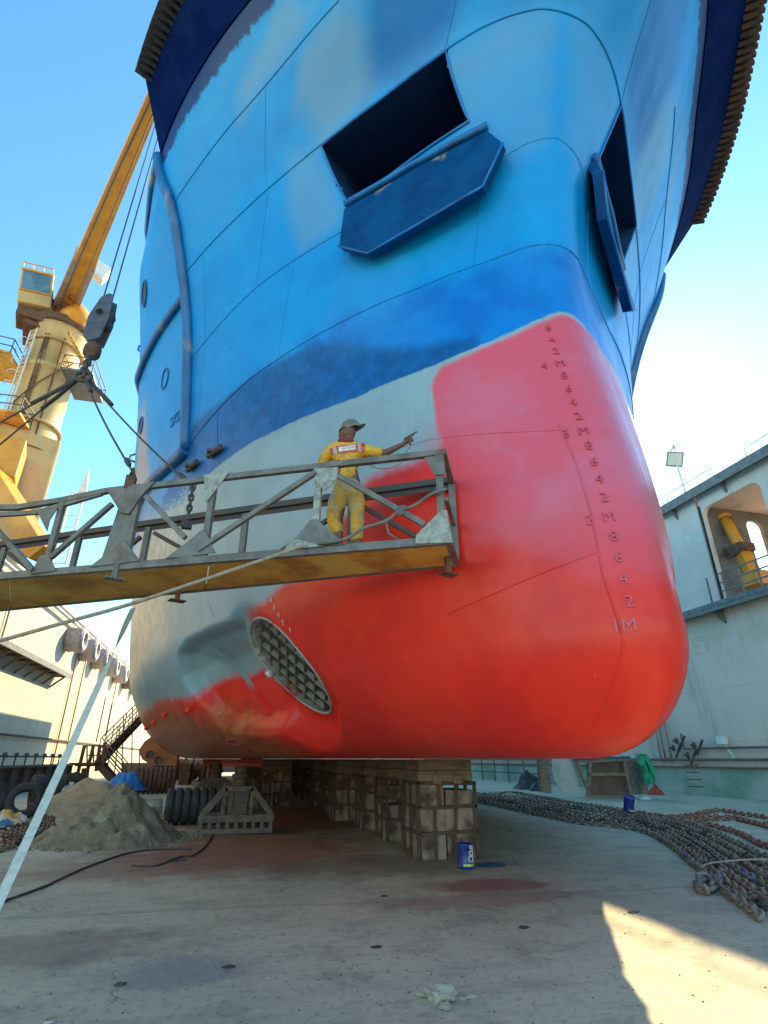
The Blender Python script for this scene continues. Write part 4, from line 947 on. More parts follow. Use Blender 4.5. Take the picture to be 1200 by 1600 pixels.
def gus(pp, mat, name='gusset_plate', w=-.045):
    P_ = []
    for x, y in pp: a = tN(x, y); P_.append(N(a[0], a[1])+Vector((nrp.x, nrp.y, 0))*w)
    t = MB(); t.prism(P_, Vector((nrp.x, nrp.y, 0))*.012); build(name, t, mat, wk)
gus([(493, 735), (530, 733), (528, 752), (508, 770), (494, 752)], M['grey_chip'])
gus([(487, 815), (497, 813), (540, 853), (452, 858)], M['grey_steel']); gus([(452, 849), (470, 846), (508, 856), (448, 862)], M['grey_chip'], w=-.052)
gus([(690, 800), (699, 800), (708, 850), (650, 852), (652, 838)], M['grey_chip']); gus([(664, 718), (694, 714), (697, 745), (680, 745)], M['grey_steel'])
gus([(322, 745), (362, 738), (352, 752), (325, 788)], M['grey_chip']); gus([(300, 846), (322, 828), (340, 866), (262, 875)], M['grey_steel'])
gus([(172, 770), (245, 755), (226, 775), (205, 805), (192, 803)], M['grey_steel']); gus([(190, 852), (198, 846), (222, 878), (144, 888)], M['grey_steel'])
gus([(62, 800), (95, 795), (82, 815), (78, 832)], M['grey_steel']); gus([(68, 870), (80, 868), (92, 893), (52, 899)], M['grey_steel'])
# far truss
t = MB(); t.beam(F(0, .04), F(LEN*1.22, .04), .055, .075); build('far_chord', t, M['grey_steel'], wk)
t = MB(); t.beam(F(-.02, RH+.02), F(LEN*1.22, RH+.02), .09, .07); t.beam(F(-.02, RH-.04), F(LEN*1.22, RH-.04), .012, .07); build('far_rail', t, M['dark_steel'], wk)
fp = [0, 1.15, 2.5, 3.9, 5.0, 6.3, 7.6, 9.0]
for a in fp: t = MB(); t.beam(F(a, .07), F(a, RH-.03), .07, .05, up=(nrp.x, nrp.y, 0)); build('far_post', t, M['grey_steel'], wk)
for i, a in enumerate(fp[:-1]):
    q = fp[i+1]; t = MB(); (t.beam(F(a+.1, RH-.15), F(q-.05, .12), .05, .04, up=(nrp.x, nrp.y, 0)) if i % 2 else t.beam(F(a+.05, .12), F(q-.1, RH-.12), .05, .04, up=(nrp.x, nrp.y, 0))); build('far_diagonal', t, M['dark_steel'], wk)
    t = MB(); pz = [F(q-.14, .07), F(q+.14, .07), F(q, .28)]; t.prism(pz, Vector((nrp.x, nrp.y, 0))*.012); build('far_gusset', t, M['grey_steel'], wk)
# end frame
for hz_, ww_ in ((RH, .055), (.04, .06), (.45, .035)): t = MB(); t.beam(N(0, hz_), F(0, hz_), ww_, ww_); build('end_rail', t, M['grey_steel'], wk)
# brackets hanging below
for px_, py_, H in ((700, 888, 4.95), (838-563, 948, 5.9), (178, 905, 5.1)):
    p = at_h(px_, py_, H); p.z = ZD; t = MB(); t.box(p+Vector((0, 0, -.08)), (.05, .05, .16)); t.box(p+Vector((0, 0, -.165)), (.17, .12, .012), rotz(.4)); build('hanger_foot', t, M['rust'] if px_ > 200 else M['grey_steel'], wk)
# lifting lugs
t = MB(); la = tN(206, 745); t.box(N(la[0], RH+.06), (.1, .09, .16)); t.tube([N(la[0]-.04, RH+.1), N(la[0], RH+.24), N(la[0]+.04, RH+.1)], .022, 8); build('lifting_lug', t, M['rust'], wk)
t = MB(); t.prism([N(la[0]+.16, .1), N(la[0]-.16, .1), N(la[0]-.05, RH+.08), N(la[0]+.05, RH+.08)], Vector((nrp.x, nrp.y, 0))*.016); build('lug_plate', t, M['grey_steel'], wk)
lugN = N(la[0], RH+.2)
dF = _d(293, 812); kF = (F(3.4, RH)-Vector((0, 0, EYE))).dot(Vector((-fd_.y, fd_.x, 0)))/dF.dot(Vector((-fd_.y, fd_.x, 0))); lugF = Vector((0, 0, EYE))+dF*kF
t = MB(); t.box(lugF-Vector((0, 0, .06)), (.12, .08, .12)); build('lifting_lug', t, M['dark_steel'], wk)
# ---- hook block, chain and slings
hk = at_h(130, 590, 6.2); top = at_h(172, 466, 6.9)
def linkmesh(mb, c, d, nrm_, L=.13, Wd=.08, r=.016, n=6, m=0):
    d = Vector(d).normalized(); s = Vector(nrm_); s = (s-d*s.dot(d)).normalized(); P_ = []
    a = (L-Wd)/2; R_ = Wd/2-r
    for k in range(7): th = -pi/2+pi*k/6; P_.append(Vector(c)+d*(a+R_*cos(th))+s*R_*sin(th))
    for k in range(7): th = pi/2+pi*k/6; P_.append(Vector(c)+d*(-a+R_*cos(th))+s*R_*sin(th))
    mb.tube(P_, r, n, closed=True, m=m)
def chainpath(mb, pts, L=.13, Wd=.08, r=.016, n=6, jit=.0, twist=0, m=0):
    pts = [Vector(p) for p in pts]; pitch = L-2.6*r; d = 0; seg = []; cum = [0]
    for a, q in zip(pts[:-1], pts[1:]): cum.append(cum[-1]+(q-a).length)
    k = 0; i = 0
    while d < cum[-1]-pitch/2:
        while cum[i+1] < d: i += 1
        tt = (d-cum[i])/(cum[i+1]-cum[i]); p = pts[i].lerp(pts[i+1], tt); dr = (pts[i+1]-pts[i]).normalized()
        s = dr.cross(Vector((0, 0, 1))); s = s.normalized() if s.length > .1 else Vector((1, 0, 0)); u = s.cross(dr)
        a = twist+(pi/2 if k % 2 else 0)+random.uniform(-.35, .35)*(1 if jit else 0)
        linkmesh(mb, p+Vector((random.uniform(-jit, jit), random.uniform(-jit, jit), random.uniform(0, jit))), dr+Vector((random.uniform(-1, 1), random.uniform(-1, 1), 0))*jit*3, s*cos(a)+u*sin(a), L, Wd, r, n, m)
        d += pitch; k += 1
bl = thing('hook_block', (top.x, top.y, top.z), 'grey crane sheave block hanging on two wires beside the bow', 'hook block')
bo_ = at_h(147, 540, 6.45); dv = (top-bo_); dl = dv.length; dn_ = dv.normalized(); sv = dn_.cross(Vector((.5, -.86, 0))).normalized(); tv = sv.cross(dn_); sv, tv = (sv*cos(.75)+tv*sin(.75)), (tv*cos(.75)-sv*sin(.75))
def B(a, s_, t_=0): return bo_+dn_*a*dl+sv*s_*.8+tv*t_*.9
w_ = .21
t = MB()
for o in (-.11, .07): t.prism([B(.0, -.10, o), B(.12, -.2, o), B(.5, -.24, o), B(.92, -.12, o), B(1.0, .02, o), B(.95, .12, o), B(.45, .18, o), B(.05, .12, o)], tv*.03)
build('cheek_plate', t, M['block_grey'], bl, bevel=.006)
t = MB(); t.lathe([(.05, -.05), (.19, -.05), (.165, 0), (.19, .05), (.05, .05)], B(.55, -.02, -.005), tuple(tv), 24); t.lathe([(.05, -.16), (.05, .14)], B(.55, -.02, 0), tuple(tv), 12); t.box(B(.5, .14, -.02), (.06, .12, .5), Matrix((sv, tv, dn_)).transposed()); build('sheave', t, M['dark_steel'], bl)
t = MB(); e_ = B(-.02, 0, 0); t.lathe([(.10, 0), (.12, -.06), (.12, -.20), (.07, -.24), (.05, -.30)], e_, tuple(dn_), 14); build('swivel', t, M['rust'], bl)
ch = MB(); chainpath(ch, [e_-dn_*.26, (e_-dn_*.26).lerp(hk, .5)+Vector((-.02, 0, 0)), hk], L=.17, Wd=.12, r=.028, n=8)
tag(build('hook_chain', ch, M['dark_steel']), 'short heavy dark chain hanging from the hook block above the slings', 'chain')
t = MB(); t.tube([hk+Vector((.10*cos(a), .03*sin(a), .02+.10*sin(a))) for a in np.linspace(0, 2*pi, 16, endpoint=False)], .028, 8, closed=True); tag(build('master_ring', t, M['dark_steel']), 'dark steel ring gathering the four slings below the hook chain', 'ring')
def sling(pts, lab, r=.013, thick=.4):
    o = thing('wire_sling', pts[0], lab, 'sling', 'wire slings of the walkway'); a, q = Vector(pts[0]), Vector(pts[-1]); d = (q-a)
    t = MB(); P_ = []
    for i in range(12): k = i/11; P_.append(a+d*k+Vector((0, 0, -.05*sin(pi*k))))
    t.tube(P_, r, 7); build('wire', t, M['cable'], o)
    t = MB(); t.tube([a, a+d.normalized()*thick*.6+Vector((.01, 0, 0)), a+d.normalized()*thick], .03, 7); build('sling_sleeve', t, M['cable'], o); t = MB(); t.lathe([(.022, 0), (.032, .03), (.032, .12), (.02, .16)], q-d.normalized()*.3, tuple(d.normalized()), 8); build('ferrule', t, M['cable'], o)
sling([hk+Vector((.03, 0, -.03)), lugN], 'wire sling running down to the lug on the near rail')
sling([hk+Vector((.06, .03, -.02)), lugF+Vector((0, 0, .45))], 'wire sling running down behind the rail to the far rail chain', thick=.6)
sling([hk+Vector((-.06, 0, -.03)), N(8.0, RH+.05)], 'lower of the two slings leaving the picture at the left', thick=.7)
sling([hk+Vector((-.08, .04, -.02)), F(9.5, RH+.05)], 'upper of the two slings leaving the picture at the left', thick=.7)
t = MB(); chainpath(t, [lugF+Vector((-.0, 0, .45)), lugF], L=.12, Wd=.08, r=.018); tag(build('lug_chain', t, M['dark_steel']), 'short dark chain shackled to the far rail of the walkway', 'chain')
t = MB()
for o in (0, .14):
    tp = tip+Vector((o*1.0-.05, 0, -.3)); t.tube([top+Vector((o-.1, 0, 0)), tp], .014, 6)
tag(build('hoist_wire', t, M['cable']), 'pair of thin hoist wires running from the boom down to the block', 'cable')
# rope lying along the walkway and dropping away to the left
t = MB(); P_ = [N(1.35, .06)+Vector((-.05, -.09, 0)), at_z(430, 868, ZD-.05), at_z(300, 912, ZD-.33), at_z(200, 945, ZD-.55), at_z(100, 973, ZD-.72), at_z(0, 1001, ZD-.86), at_z(-150, 1040, ZD-1.0)]
def smooth_path(P_, k=8):
    out = []
    for i in range(len(P_)-1):
        p0 = P_[max(i-1, 0)]; p1 = P_[i]; p2 = P_[i+1]; p3 = P_[min(i+2, len(P_)-1)]
        for j in range(k):
            s = j/k; out.append(.5*((2*p1)+(p2-p0)*s+(2*p0-5*p1+4*p2-p3)*s*s+(3*p1-p0-3*p2+p3)*s**3))
    out.append(P_[-1]); return out
q = smooth_path([Vector(p) for p in P_], 12); t.tube(q, .017, 10)
qs = [Vector(p) for p in q]
for ph_ in (0, pi):
    hx = []
    L = 0
    for i in range(len(qs)-1):
        a, e = qs[i], qs[i+1]; dr = (e-a).normalized(); u = dr.orthogonal().normalized(); v = dr.cross(u)
        for j in range(4): th = ph_+(i*4+j)*1.2; hx.append(a.lerp(e, j/4)+(Vector((0, 0, 1))*cos(th)+dr.cross(Vector((0, 0, 1))).normalized()*sin(th))*.008)
    t.tube(hx, .012, 5)
tag(build('rope', t, M['rope']), 'pale twisted rope sagging below the near edge of the walkway', 'rope')
t = MB(); P_ = [N(-.03, .52), N(.12, .48), N(.28, .38), N(.42, .34), N(.55, .25), N(.75, .20), N(.95, .10), N(1.2, .08)]; P_ = [Vector(p)+Vector((-.04, -.06, 0)) for p in P_]; t.tube(smooth_path(P_, 8), .016, 7)
for k in range(3): t.tube([P_[3]+Vector((.03*cos(a)+.02*k, .02*sin(a), .045*sin(a)+.01*k)) for a in np.linspace(0, 2*pi, 12, endpoint=False)], .010, 6, closed=True)
t.tube([P_[4], P_[4]+Vector((.02, 0, -.12)), P_[4]+Vector((.12, 0, -.18))], .010, 6); tag(build('tied_rope', t, M['grey_steel']), 'grey knotted rope tied to the end post of the walkway', 'rope')
# wide webbing strap from the walkway down to the ground
t = MB(); a = at_z(208, 950, ZD-.02); e = at_z(-185, 1800, .02); P_ = []
L_ = []; R_ = []
for i in range(41):
    k = i/40; p = a.lerp(e, k)+Vector((0, 0, -.05*sin(pi*k))); tw = pi*min(1, max(0, (k-.02)/.28))
    s = (Vector((.95, -.2, .25))*cos(tw)+Vector((.2, .95, .1))*sin(tw)).normalized()*.036; L_.append(p-s); R_.append(p+s)
t.grid([L_, R_]); t.grid([[p+Vector((.0, .003, 0)) for p in L_], [p+Vector((0, .003, 0)) for p in R_]], flip=True)
tag(build('strap', t, M['strap']), 'long pale webbing strap hanging from the walkway to the ground at left', 'strap')
# ================================================================== the painter
def skin_mesh(name, J, E, mat, parent, root, sub=2, extra=None):
    """J: joint -> (co, rx, ry); E: edges. A skinned skeleton turned into one continuous mesh."""
    names = list(J); off = OFF.get(parent.name, Vector()) if parent else Vector()
    me_ = bpy.data.meshes.new(name+'_sk'); me_.from_pydata([tuple(Vector(J[k][0])-off) for k in names], [(names.index(a), names.index(q)) for a, q in E], [])
    o = bpy.data.objects.new(name+'_sk', me_); C.objects.link(o)
    sk = o.modifiers.new('s', 'SKIN'); sk.use_smooth_shade = True
    for i, k in enumerate(names):
        v = me_.skin_vertices[0].data[i]; v.radius = (J[k][1], J[k][2] if len(J[k]) > 2 else J[k][1]); v.use_root = (k == root)
    ss_ = o.modifiers.new('u', 'SUBSURF'); ss_.levels = sub; ss_.render_levels = sub
    dg = bpy.context.evaluated_depsgraph_get(); nm = bpy.data.meshes.new_from_object(o.evaluated_get(dg)); nm.name = name
    bpy.data.objects.remove(o); r = bpy.data.objects.new(name, nm); C.objects.link(r); nm.materials.clear(); nm.materials.append(mat)
    for p in nm.polygons: p.use_smooth = True
    if parent: r.parent = parent
    OFF[r.name] = off; return r
m_skin = surf('skin', (.16, .075, .045), (.12, .055, .035), 8, .55, bump=.05)
m_cov = surf('coverall_yellow', (.86, .46, .035), (.70, .36, .05), 5, .85, bump=.9, bdist=.03, col3=(.38, .26, .09), sc3=7, lo3=.58, hi3=.68)
m_leg = surf('dirty_trouser_yellow', (.84, .46, .05), (.50, .34, .12), 7, .9, bump=1, bdist=.035, col3=(.48, .43, .27), sc3=6, lo3=.5, hi3=.6)
m_pat = surf('yoke_red', (.62, .10, .09), (.5, .08, .07), 6, .8, bump=.2)
m_ref = surf('reflective_grey', (.45, .45, .40), (.38, .38, .34), 6, .5, bump=.1)
HP = 5.22
feet = at_h(548, 855, HP); FZ = ZD+.062
pr = thing('person', (feet.x, feet.y, FZ), 'painter in yellow coverall and grey cap on the walkway aiming a spray gun', 'person')
def j(px, py, H=HP): return at_h(px, py, H)
aL = j(530, 846, HP+.06); aL.z = FZ+.09; aR = j(559, 846, HP-.02); aR.z = FZ+.09
fw = Vector((.25, .97, 0)).normalized(); rt = Vector((.97, -.25, 0))
sp = j(546, 752); hipL = j(534, 768); hipR = j(556, 768)
hand = j(636, 689.5, 5.08); wr = j(629, 694.5, 5.09)
J = {'pelvis': (sp, .13, .10), 'waist': (j(544, 735), .12, .09), 'chest': (j(543, 712), .15, .10), 'neckb': (j(543, 699), .07, .07), 'neck': (j(544, 690), .055, .055),
     'skull': (j(543.5, 680), .075, .085), 'crown': (j(545, 667), .08, .085),
     'shL': (j(519, 704), .06, .06), 'elL': (j(500, 729, HP+.10), .045, .045), 'wrL': (j(512, 742, HP+.30), .032, .03), 'paL': (j(517, 744, HP+.38), .035, .02),
     'shR': (j(569, 703), .06, .06), 'elR': (j(601, 708.5, 5.15), .042, .042), 'foR': (j(614, 702, 5.11), .036, .036), 'wrR': (wr, .026, .024), 'paR': (hand, .034, .022),
     'hipL': (hipL, .09, .09), 'knL': (j(528, 808, HP+.05), .06, .06), 'anL': (aL, .04, .045), 'toL': (aL+fw*.17-Vector((0, 0, .06)), .04, .03),
     'hipR': (hipR, .09, .09), 'knR': (j(557, 806, HP-.02), .06, .06), 'anR': (aR, .04, .045), 'toR': (aR+fw*.17+rt*.03-Vector((0, 0, .06)), .04, .03)}
E = [('pelvis', 'waist'), ('waist', 'chest'), ('chest', 'neckb'), ('neckb', 'neck'), ('neck', 'skull'), ('skull', 'crown'), ('chest', 'shL'), ('shL', 'elL'), ('elL', 'wrL'), ('wrL', 'paL'),
     ('chest', 'shR'), ('shR', 'elR'), ('elR', 'foR'), ('foR', 'wrR'), ('wrR', 'paR'), ('pelvis', 'hipL'), ('hipL', 'knL'), ('knL', 'anL'), ('anL', 'toL'), ('pelvis', 'hipR'), ('hipR', 'knR'), ('knR', 'anR'), ('anR', 'toR')]
# fingers: right hand closed round the gun handle, left resting on the far rail
hd_ = (hand-wr).normalized(); up_ = Vector((0, 0, 1)); up_ = (up_-hd_*up_.dot(hd_)).normalized(); sd_ = hd_.cross(up_)
for i, (o_, ln, cur) in enumerate(((.026, .034, .25), (.009, .036, 1.0), (-.009, .034, 1.05), (-.025, .028, 1.1))):
    p = hand+hd_*.03+up_*o_; a = p+hd_*ln; c2 = a+(hd_*cos(cur*1.4)-sd_*sin(cur*1.4))*ln*.8; c3 = c2+(hd_*cos(cur*2.4)-sd_*sin(cur*2.4))*ln*.65
    for k, (q, r_) in enumerate(((p, .010), (a, .0095), (c2, .009), (c3, .008))): J['r%d%d' % (i, k)] = (q, r_)
    E += [('paR', 'r%d0' % i)]+[('r%d%d' % (i, k), 'r%d%d' % (i, k+1)) for k in range(3)]
tb = hand-hd_*.01+up_*.03; J['t0'] = (tb, .012); J['t1'] = (tb+hd_*.03+up_*.012-sd_*.018, .010); J['t2'] = (tb+hd_*.055+up_*.004-sd_*.03, .0085); E += [('paR', 't0'), ('t0', 't1'), ('t1', 't2')]
pL = J['paL'][0]; hL = (pL-J['wrL'][0]).normalized()
for i in range(4):
    p = pL+hL*.03+rt*(.027-.018*i); a = p+hL*.032; c2 = a+hL*.02-Vector((0, 0, .02)); J['l%d0' % i] = (p, .010); J['l%d1' % i] = (a, .0095); J['l%d2' % i] = (c2, .0085); E += [('paL', 'l%d0' % i), ('l%d0' % i, 'l%d1' % i), ('l%d1' % i, 'l%d2' % i)]
J['lt0'] = (pL+rt*.04, .011); J['lt1'] = (pL+rt*.055+hL*.035, .009); E += [('paL', 'lt0'), ('lt0', 'lt1')]
body = skin_mesh('body', J, E, m_skin, pr, 'pelvis')
# face, turned to the left: nose, brow, ear, mouth carried on the head
hc = j(543.5, 676); fd = Vector((-.80, .55, -.05)).normalized(); fs_ = fd.cross(Vector((0, 0, 1))).normalized()
t = MB(); t.ico(hc, .088, 3, .03, 3, (1, 1.02, 1.18), smooth=True)
t.tube([hc+fd*.075+Vector((0, 0, .03)), hc+fd*.10+Vector((0, 0, -.005)), hc+fd*.105+Vector((0, 0, -.012)), hc+fd*.085+Vector((0, 0, -.022))], [.010, .012, .013, .008], 8)
t.tube([hc+fd*.082+fs_*.03+Vector((0, 0, .035)), hc+fd*.09+Vector((0, 0, .038)), hc+fd*.082-fs_*.03+Vector((0, 0, .035))], .010, 6)
for s_ in (-1, 1): t.lathe([(.0, .0), (.016, .0), (.019, .008), (.01, .012), (0, .006)], hc+fs_*s_*.082-fd*.01, tuple(fs_*s_), 10)
build('head', t, m_skin, body)
t = MB()
for s_ in (-1, 1): t.ico(hc+fd*.082+fs_*s_*.03+Vector((0, 0, .018)), .011, 1, 0, 2, smooth=True)
build('eye', t, M['white'], body)
t = MB(); t.tube([hc+fd*.082+fs_*.022+Vector((0, 0, -.048)), hc+fd*.09+Vector((0, 0, -.046)), hc+fd*.082-fs_*.022+Vector((0, 0, -.048))], .006, 6); build('mouth', t, surf('lips', (.12, .04, .035), None, 5, .5, bump=0), body)
t = MB(); t.tube([hc+fd*(.088*cos(a)+.004)+fs_*.09*sin(a)+Vector((0, 0, .018)) for a in np.linspace(-1.7, 1.7, 18)], .012, 6); build('goggle_strap', t, M['dark_steel'], pr)
# coverall: torso and sleeves
K = {'pel': (j(545, 757), .16, .135), 'wai': (j(544, 740), .145, .115), 'rib': (j(543, 722), .165, .12), 'che': (j(543, 708), .165, .115), 'col': (j(543, 696.5), .085, .085),
     'sL': (j(517, 706), .085, .085), 'uL': (j(507, 717, HP+.05), .075, .075), 'eL': (j(500, 729, HP+.10), .068, .068), 'eL2': (j(502, 734, HP+.15), .062, .062),
     'sR': (j(570, 704), .085, .085), 'uR': (j(585, 707, HP-.04), .075, .072), 'eR': (j(599, 709, HP-.08), .062, .066)}
cov = skin_mesh('coverall_top', K, [('pel', 'wai'), ('wai', 'rib'), ('rib', 'che'), ('che', 'col'), ('che', 'sL'), ('sL', 'uL'), ('uL', 'eL'), ('eL', 'eL2'), ('che', 'sR'), ('sR', 'uR'), ('uR', 'eR')], m_cov, pr, 'pel')
K = {'b': (j(545, 748), .165, .14), 'p': (j(545, 764), .15, .13), 'hL': (j(532, 776), .105, .11), 'tL': (j(523, 795, HP+.02), .10, .10), 'kL': (j(522, 815, HP+.05), .085, .085), 'cL': (j(529, 836, HP+.06), .065, .07),
     'hR': (j(556, 776), .10, .105), 'tR': (j(557, 795), .088, .095), 'kR': (j(557, 813, HP-.02), .075, .08), 'cR': (j(558, 838, HP-.02), .065, .07), 'cR2': (j(558, 846, HP-.02), .07, .075)}
skin_mesh('coverall_trousers', K, [('b', 'p'), ('p', 'hL'), ('hL', 'tL'), ('tL', 'kL'), ('kL', 'cL'), ('p', 'hR'), ('hR', 'tR'), ('tR', 'kR'), ('kR', 'cR'), ('cR', 'cR2')], m_leg, pr, 'p')
for g_ in [o for o in bpy.data.objects if o.name.startswith('coverall_')]:
    for vv in g_.data.vertices:
        w0 = vv.co+OFF[g_.name]; k = mnoise.noise(Vector((w0.x*9, w0.y*9, w0.z*22)))*.011+mnoise.noise(Vector((w0.x*4, w0.y*4, w0.z*9+7)))*.014
        vv.co = vv.co+vv.normal*k
for a in (aL, aR):
    t = MB(); c0 = Vector((a.x, a.y, FZ)); R = Matrix((rt, fw, Vector((0, 0, 1)))).transposed(); rows = []
    for k, (yy, w2, h2) in enumerate(((-.09, .03, .07), (-.06, .046, .09), (0, .048, .10), (.07, .05, .075), (.14, .052, .055), (.19, .036, .04))):
        rows.append([c0+R@Vector((w2*cos(q_), yy, max(0, h2*sin(q_))+.002)) for q_ in np.linspace(-.15, pi+.15, 10)])
    t.grid(rows); t.add(rows[0], [tuple(range(10))]); t.add(rows[-1], [tuple(range(10))[::-1]]); build('shoe', t, M['orange'] if a is aR else M['rust'], pr)
# patches laid on the back of the coverall
from mathutils.bvhtree import BVHTree
def bvh(o): return BVHTree.FromPolygons([v.co+OFF[o.name] for v in o.data.vertices], [tuple(p.vertices) for p in o.data.polygons])
bt = bvh(cov); org = Vector((0, 0, EYE))
def on_back(px, py, off=.006):
    d = _d(px, py).normalized(); r = bt.ray_cast(org, d)
    return (r[0]-d*off) if r[0] else at_h(px, py, HP-.12)
def patch(c4, mat, name, n_=8, off=.006):
    (ax_, ay_), (bx_, by_), (cx_, cy_), (dx_, dy_) = c4; rows = []
    for i in range(n_+1):
        v = i/n_; rows.append([on_back((ax_+(bx_-ax_)*u)*(1-v)+(dx_+(cx_-dx_)*u)*v, (ay_+(by_-ay_)*u)*(1-v)+(dy_+(cy_-dy_)*u)*v, off) for u in [k/n_ for k in range(n_+1)]])
    t = MB(); t.grid(rows); o = build(name, t, mat, pr); return o
patch([(523, 697), (569, 692), (570, 705), (525, 709)], m_pat, 'back_yoke', off=.005)
lab_ = patch([(529, 698.5), (555, 694.5), (555.5, 702), (529.5, 705.5)], surf('patch_white', (.75, .72, .6), (.68, .62, .5), 9, .8, bump=.05), 'back_patch', off=.009)
patch([(520, 699), (525, 698), (527, 708), (521, 710)], m_ref, 'reflective_stripe', 4, .010); patch([(559, 693.5), (563.5, 693), (564.5, 705.5), (560.5, 706)], m_ref, 'reflective_stripe', 4, .010)
patch([(515, 701), (519, 699), (521, 710), (516.5, 711)], m_pat, 'shoulder_stripe', 4, .008); patch([(565, 692.5), (570, 693.5), (569.5, 706), (565.5, 706)], m_pat, 'shoulder_stripe', 4, .010)
vs_, fs_2 = glyphs('JOTUN', 1, 0, 3); xs = [v[0] for v in vs_]; ys = [v[1] for v in vs_]; w0, w1, h0, h1 = min(xs), max(xs), min(ys), max(ys)
t = MB(); t.add([on_back(535+(v[0]-w0)/(w1-w0)*18.5, 0+703.2-(535+(v[0]-w0)/(w1-w0)*18.5-535)*.15-(v[1]-h0)/(h1-h0)*4.6, .012) for v in vs_], fs_2)
build('patch_lettering', t, surf('lettering_red', (.30, .03, .03), None, 9, .8, bump=0), lab_)
# scarf, cap
t = MB()
for dz, r_, off_ in ((-.07, .072, 0), (-.05, .070, .01), (-.03, .073, .02)):
    c0 = j(543, 690)+Vector((0, 0, dz+.03)); t.tube([c0+fd*(r_*cos(a)+off_)+fs_*r_*sin(a)+Vector((0, 0, .008*sin(3*a))) for a in np.linspace(0, 2*pi, 20, endpoint=False)], .022, 8, closed=True)
t.ico(hc+fd*.055+Vector((0, 0, -.065)), .05, 4, .3, 3, (1, 1, .9), smooth=True)
build('scarf', t, surf('scarf_red', (.28, .05, .05), (.16, .03, .035), 14, .9, bump=.5), pr)
t = MB(); ch_ = j(548, 668); cx_ = Vector((.92, -.15, .38)).normalized(); czv = (Vector((-.25, -.05, 1))-cx_*Vector((-.25, -.05, 1)).dot(cx_)).normalized()
def dome(mb, c, a_, r0, hgt):
    b_ = a_.orthogonal().normalized(); mb.lathe([(r0*1.02, -.035), (r0*1.03, 0), (r0*.98, hgt*.45), (r0*.75, hgt*.82), (r0*.35, hgt*.98), (0, hgt)], c, tuple(a_), 24)
dome(t, ch_, czv, .102, .085); t.lathe([(.0, .085), (.012, .088), (.010, .097), (0, .1)], ch_, tuple(czv), 10)
cap_m = surf('cap_grey', (.20, .20, .17), (.13, .13, .11), 12, .85, bump=.4)
cp = build('cap', t, cap_m, pr)
t = MB(); rows = []; cyv = czv.cross(cx_)
for i in range(7):
    rr = .09+.085*i/6; rows.append([ch_+cx_*(rr*cos(a))+cyv*(min(.095, rr)*sin(a)*(1-.25*i/6))+czv*(-.012*i/6-.02*sin(a)**2) for a in np.linspace(-1.15, 1.15, 13)])
t.grid(rows); t.grid([[p-czv*.007 for p in r] for r in rows], flip=True); build('cap_brim', t, cap_m, cp)
# spray gun and hose
gp_ = hand+hd_*.045+up_*.035; aim = (hd_+Vector((0, .35, .05))).normalized()
gun = thing('spray_gun', tuple(hand), 'small dark spray gun in the painter\'s right hand pointing at the hull', 'spray gun')
t = MB(); t.tube([gp_-aim*.06, gp_+aim*.03, gp_+aim*.07, gp_+aim*.10, gp_+aim*.12], [.013, .014, .010, .007, .012], 10); build('barrel', t, M['dark_steel'], gun)
t = MB(); t.tube([gp_-aim*.02, gp_-aim*.04-up_*.06, gp_-aim*.05-up_*.11], [.014, .013, .011], 8); t.beam(gp_+aim*.02-up_*.015, gp_+aim*.0-up_*.06, .008, .008); build('grip', t, M['rust'], gun)
t = MB(); h0_ = gp_-aim*.05-up_*.11; pth = [h0_, j(634, 707, 5.1), j(632, 716, 5.05), j(622, 726, 5.0), j(608, 731, 5.02), j(590, 731, 5.1), j(578, 726, 5.25)]
t.tube(smooth_path([Vector(p) for p in pth], 8), .009, 7); tag(build('paint_hose', t, M['rope']), 'thin paint hose looping from the spray gun back behind the rail', 'hose')

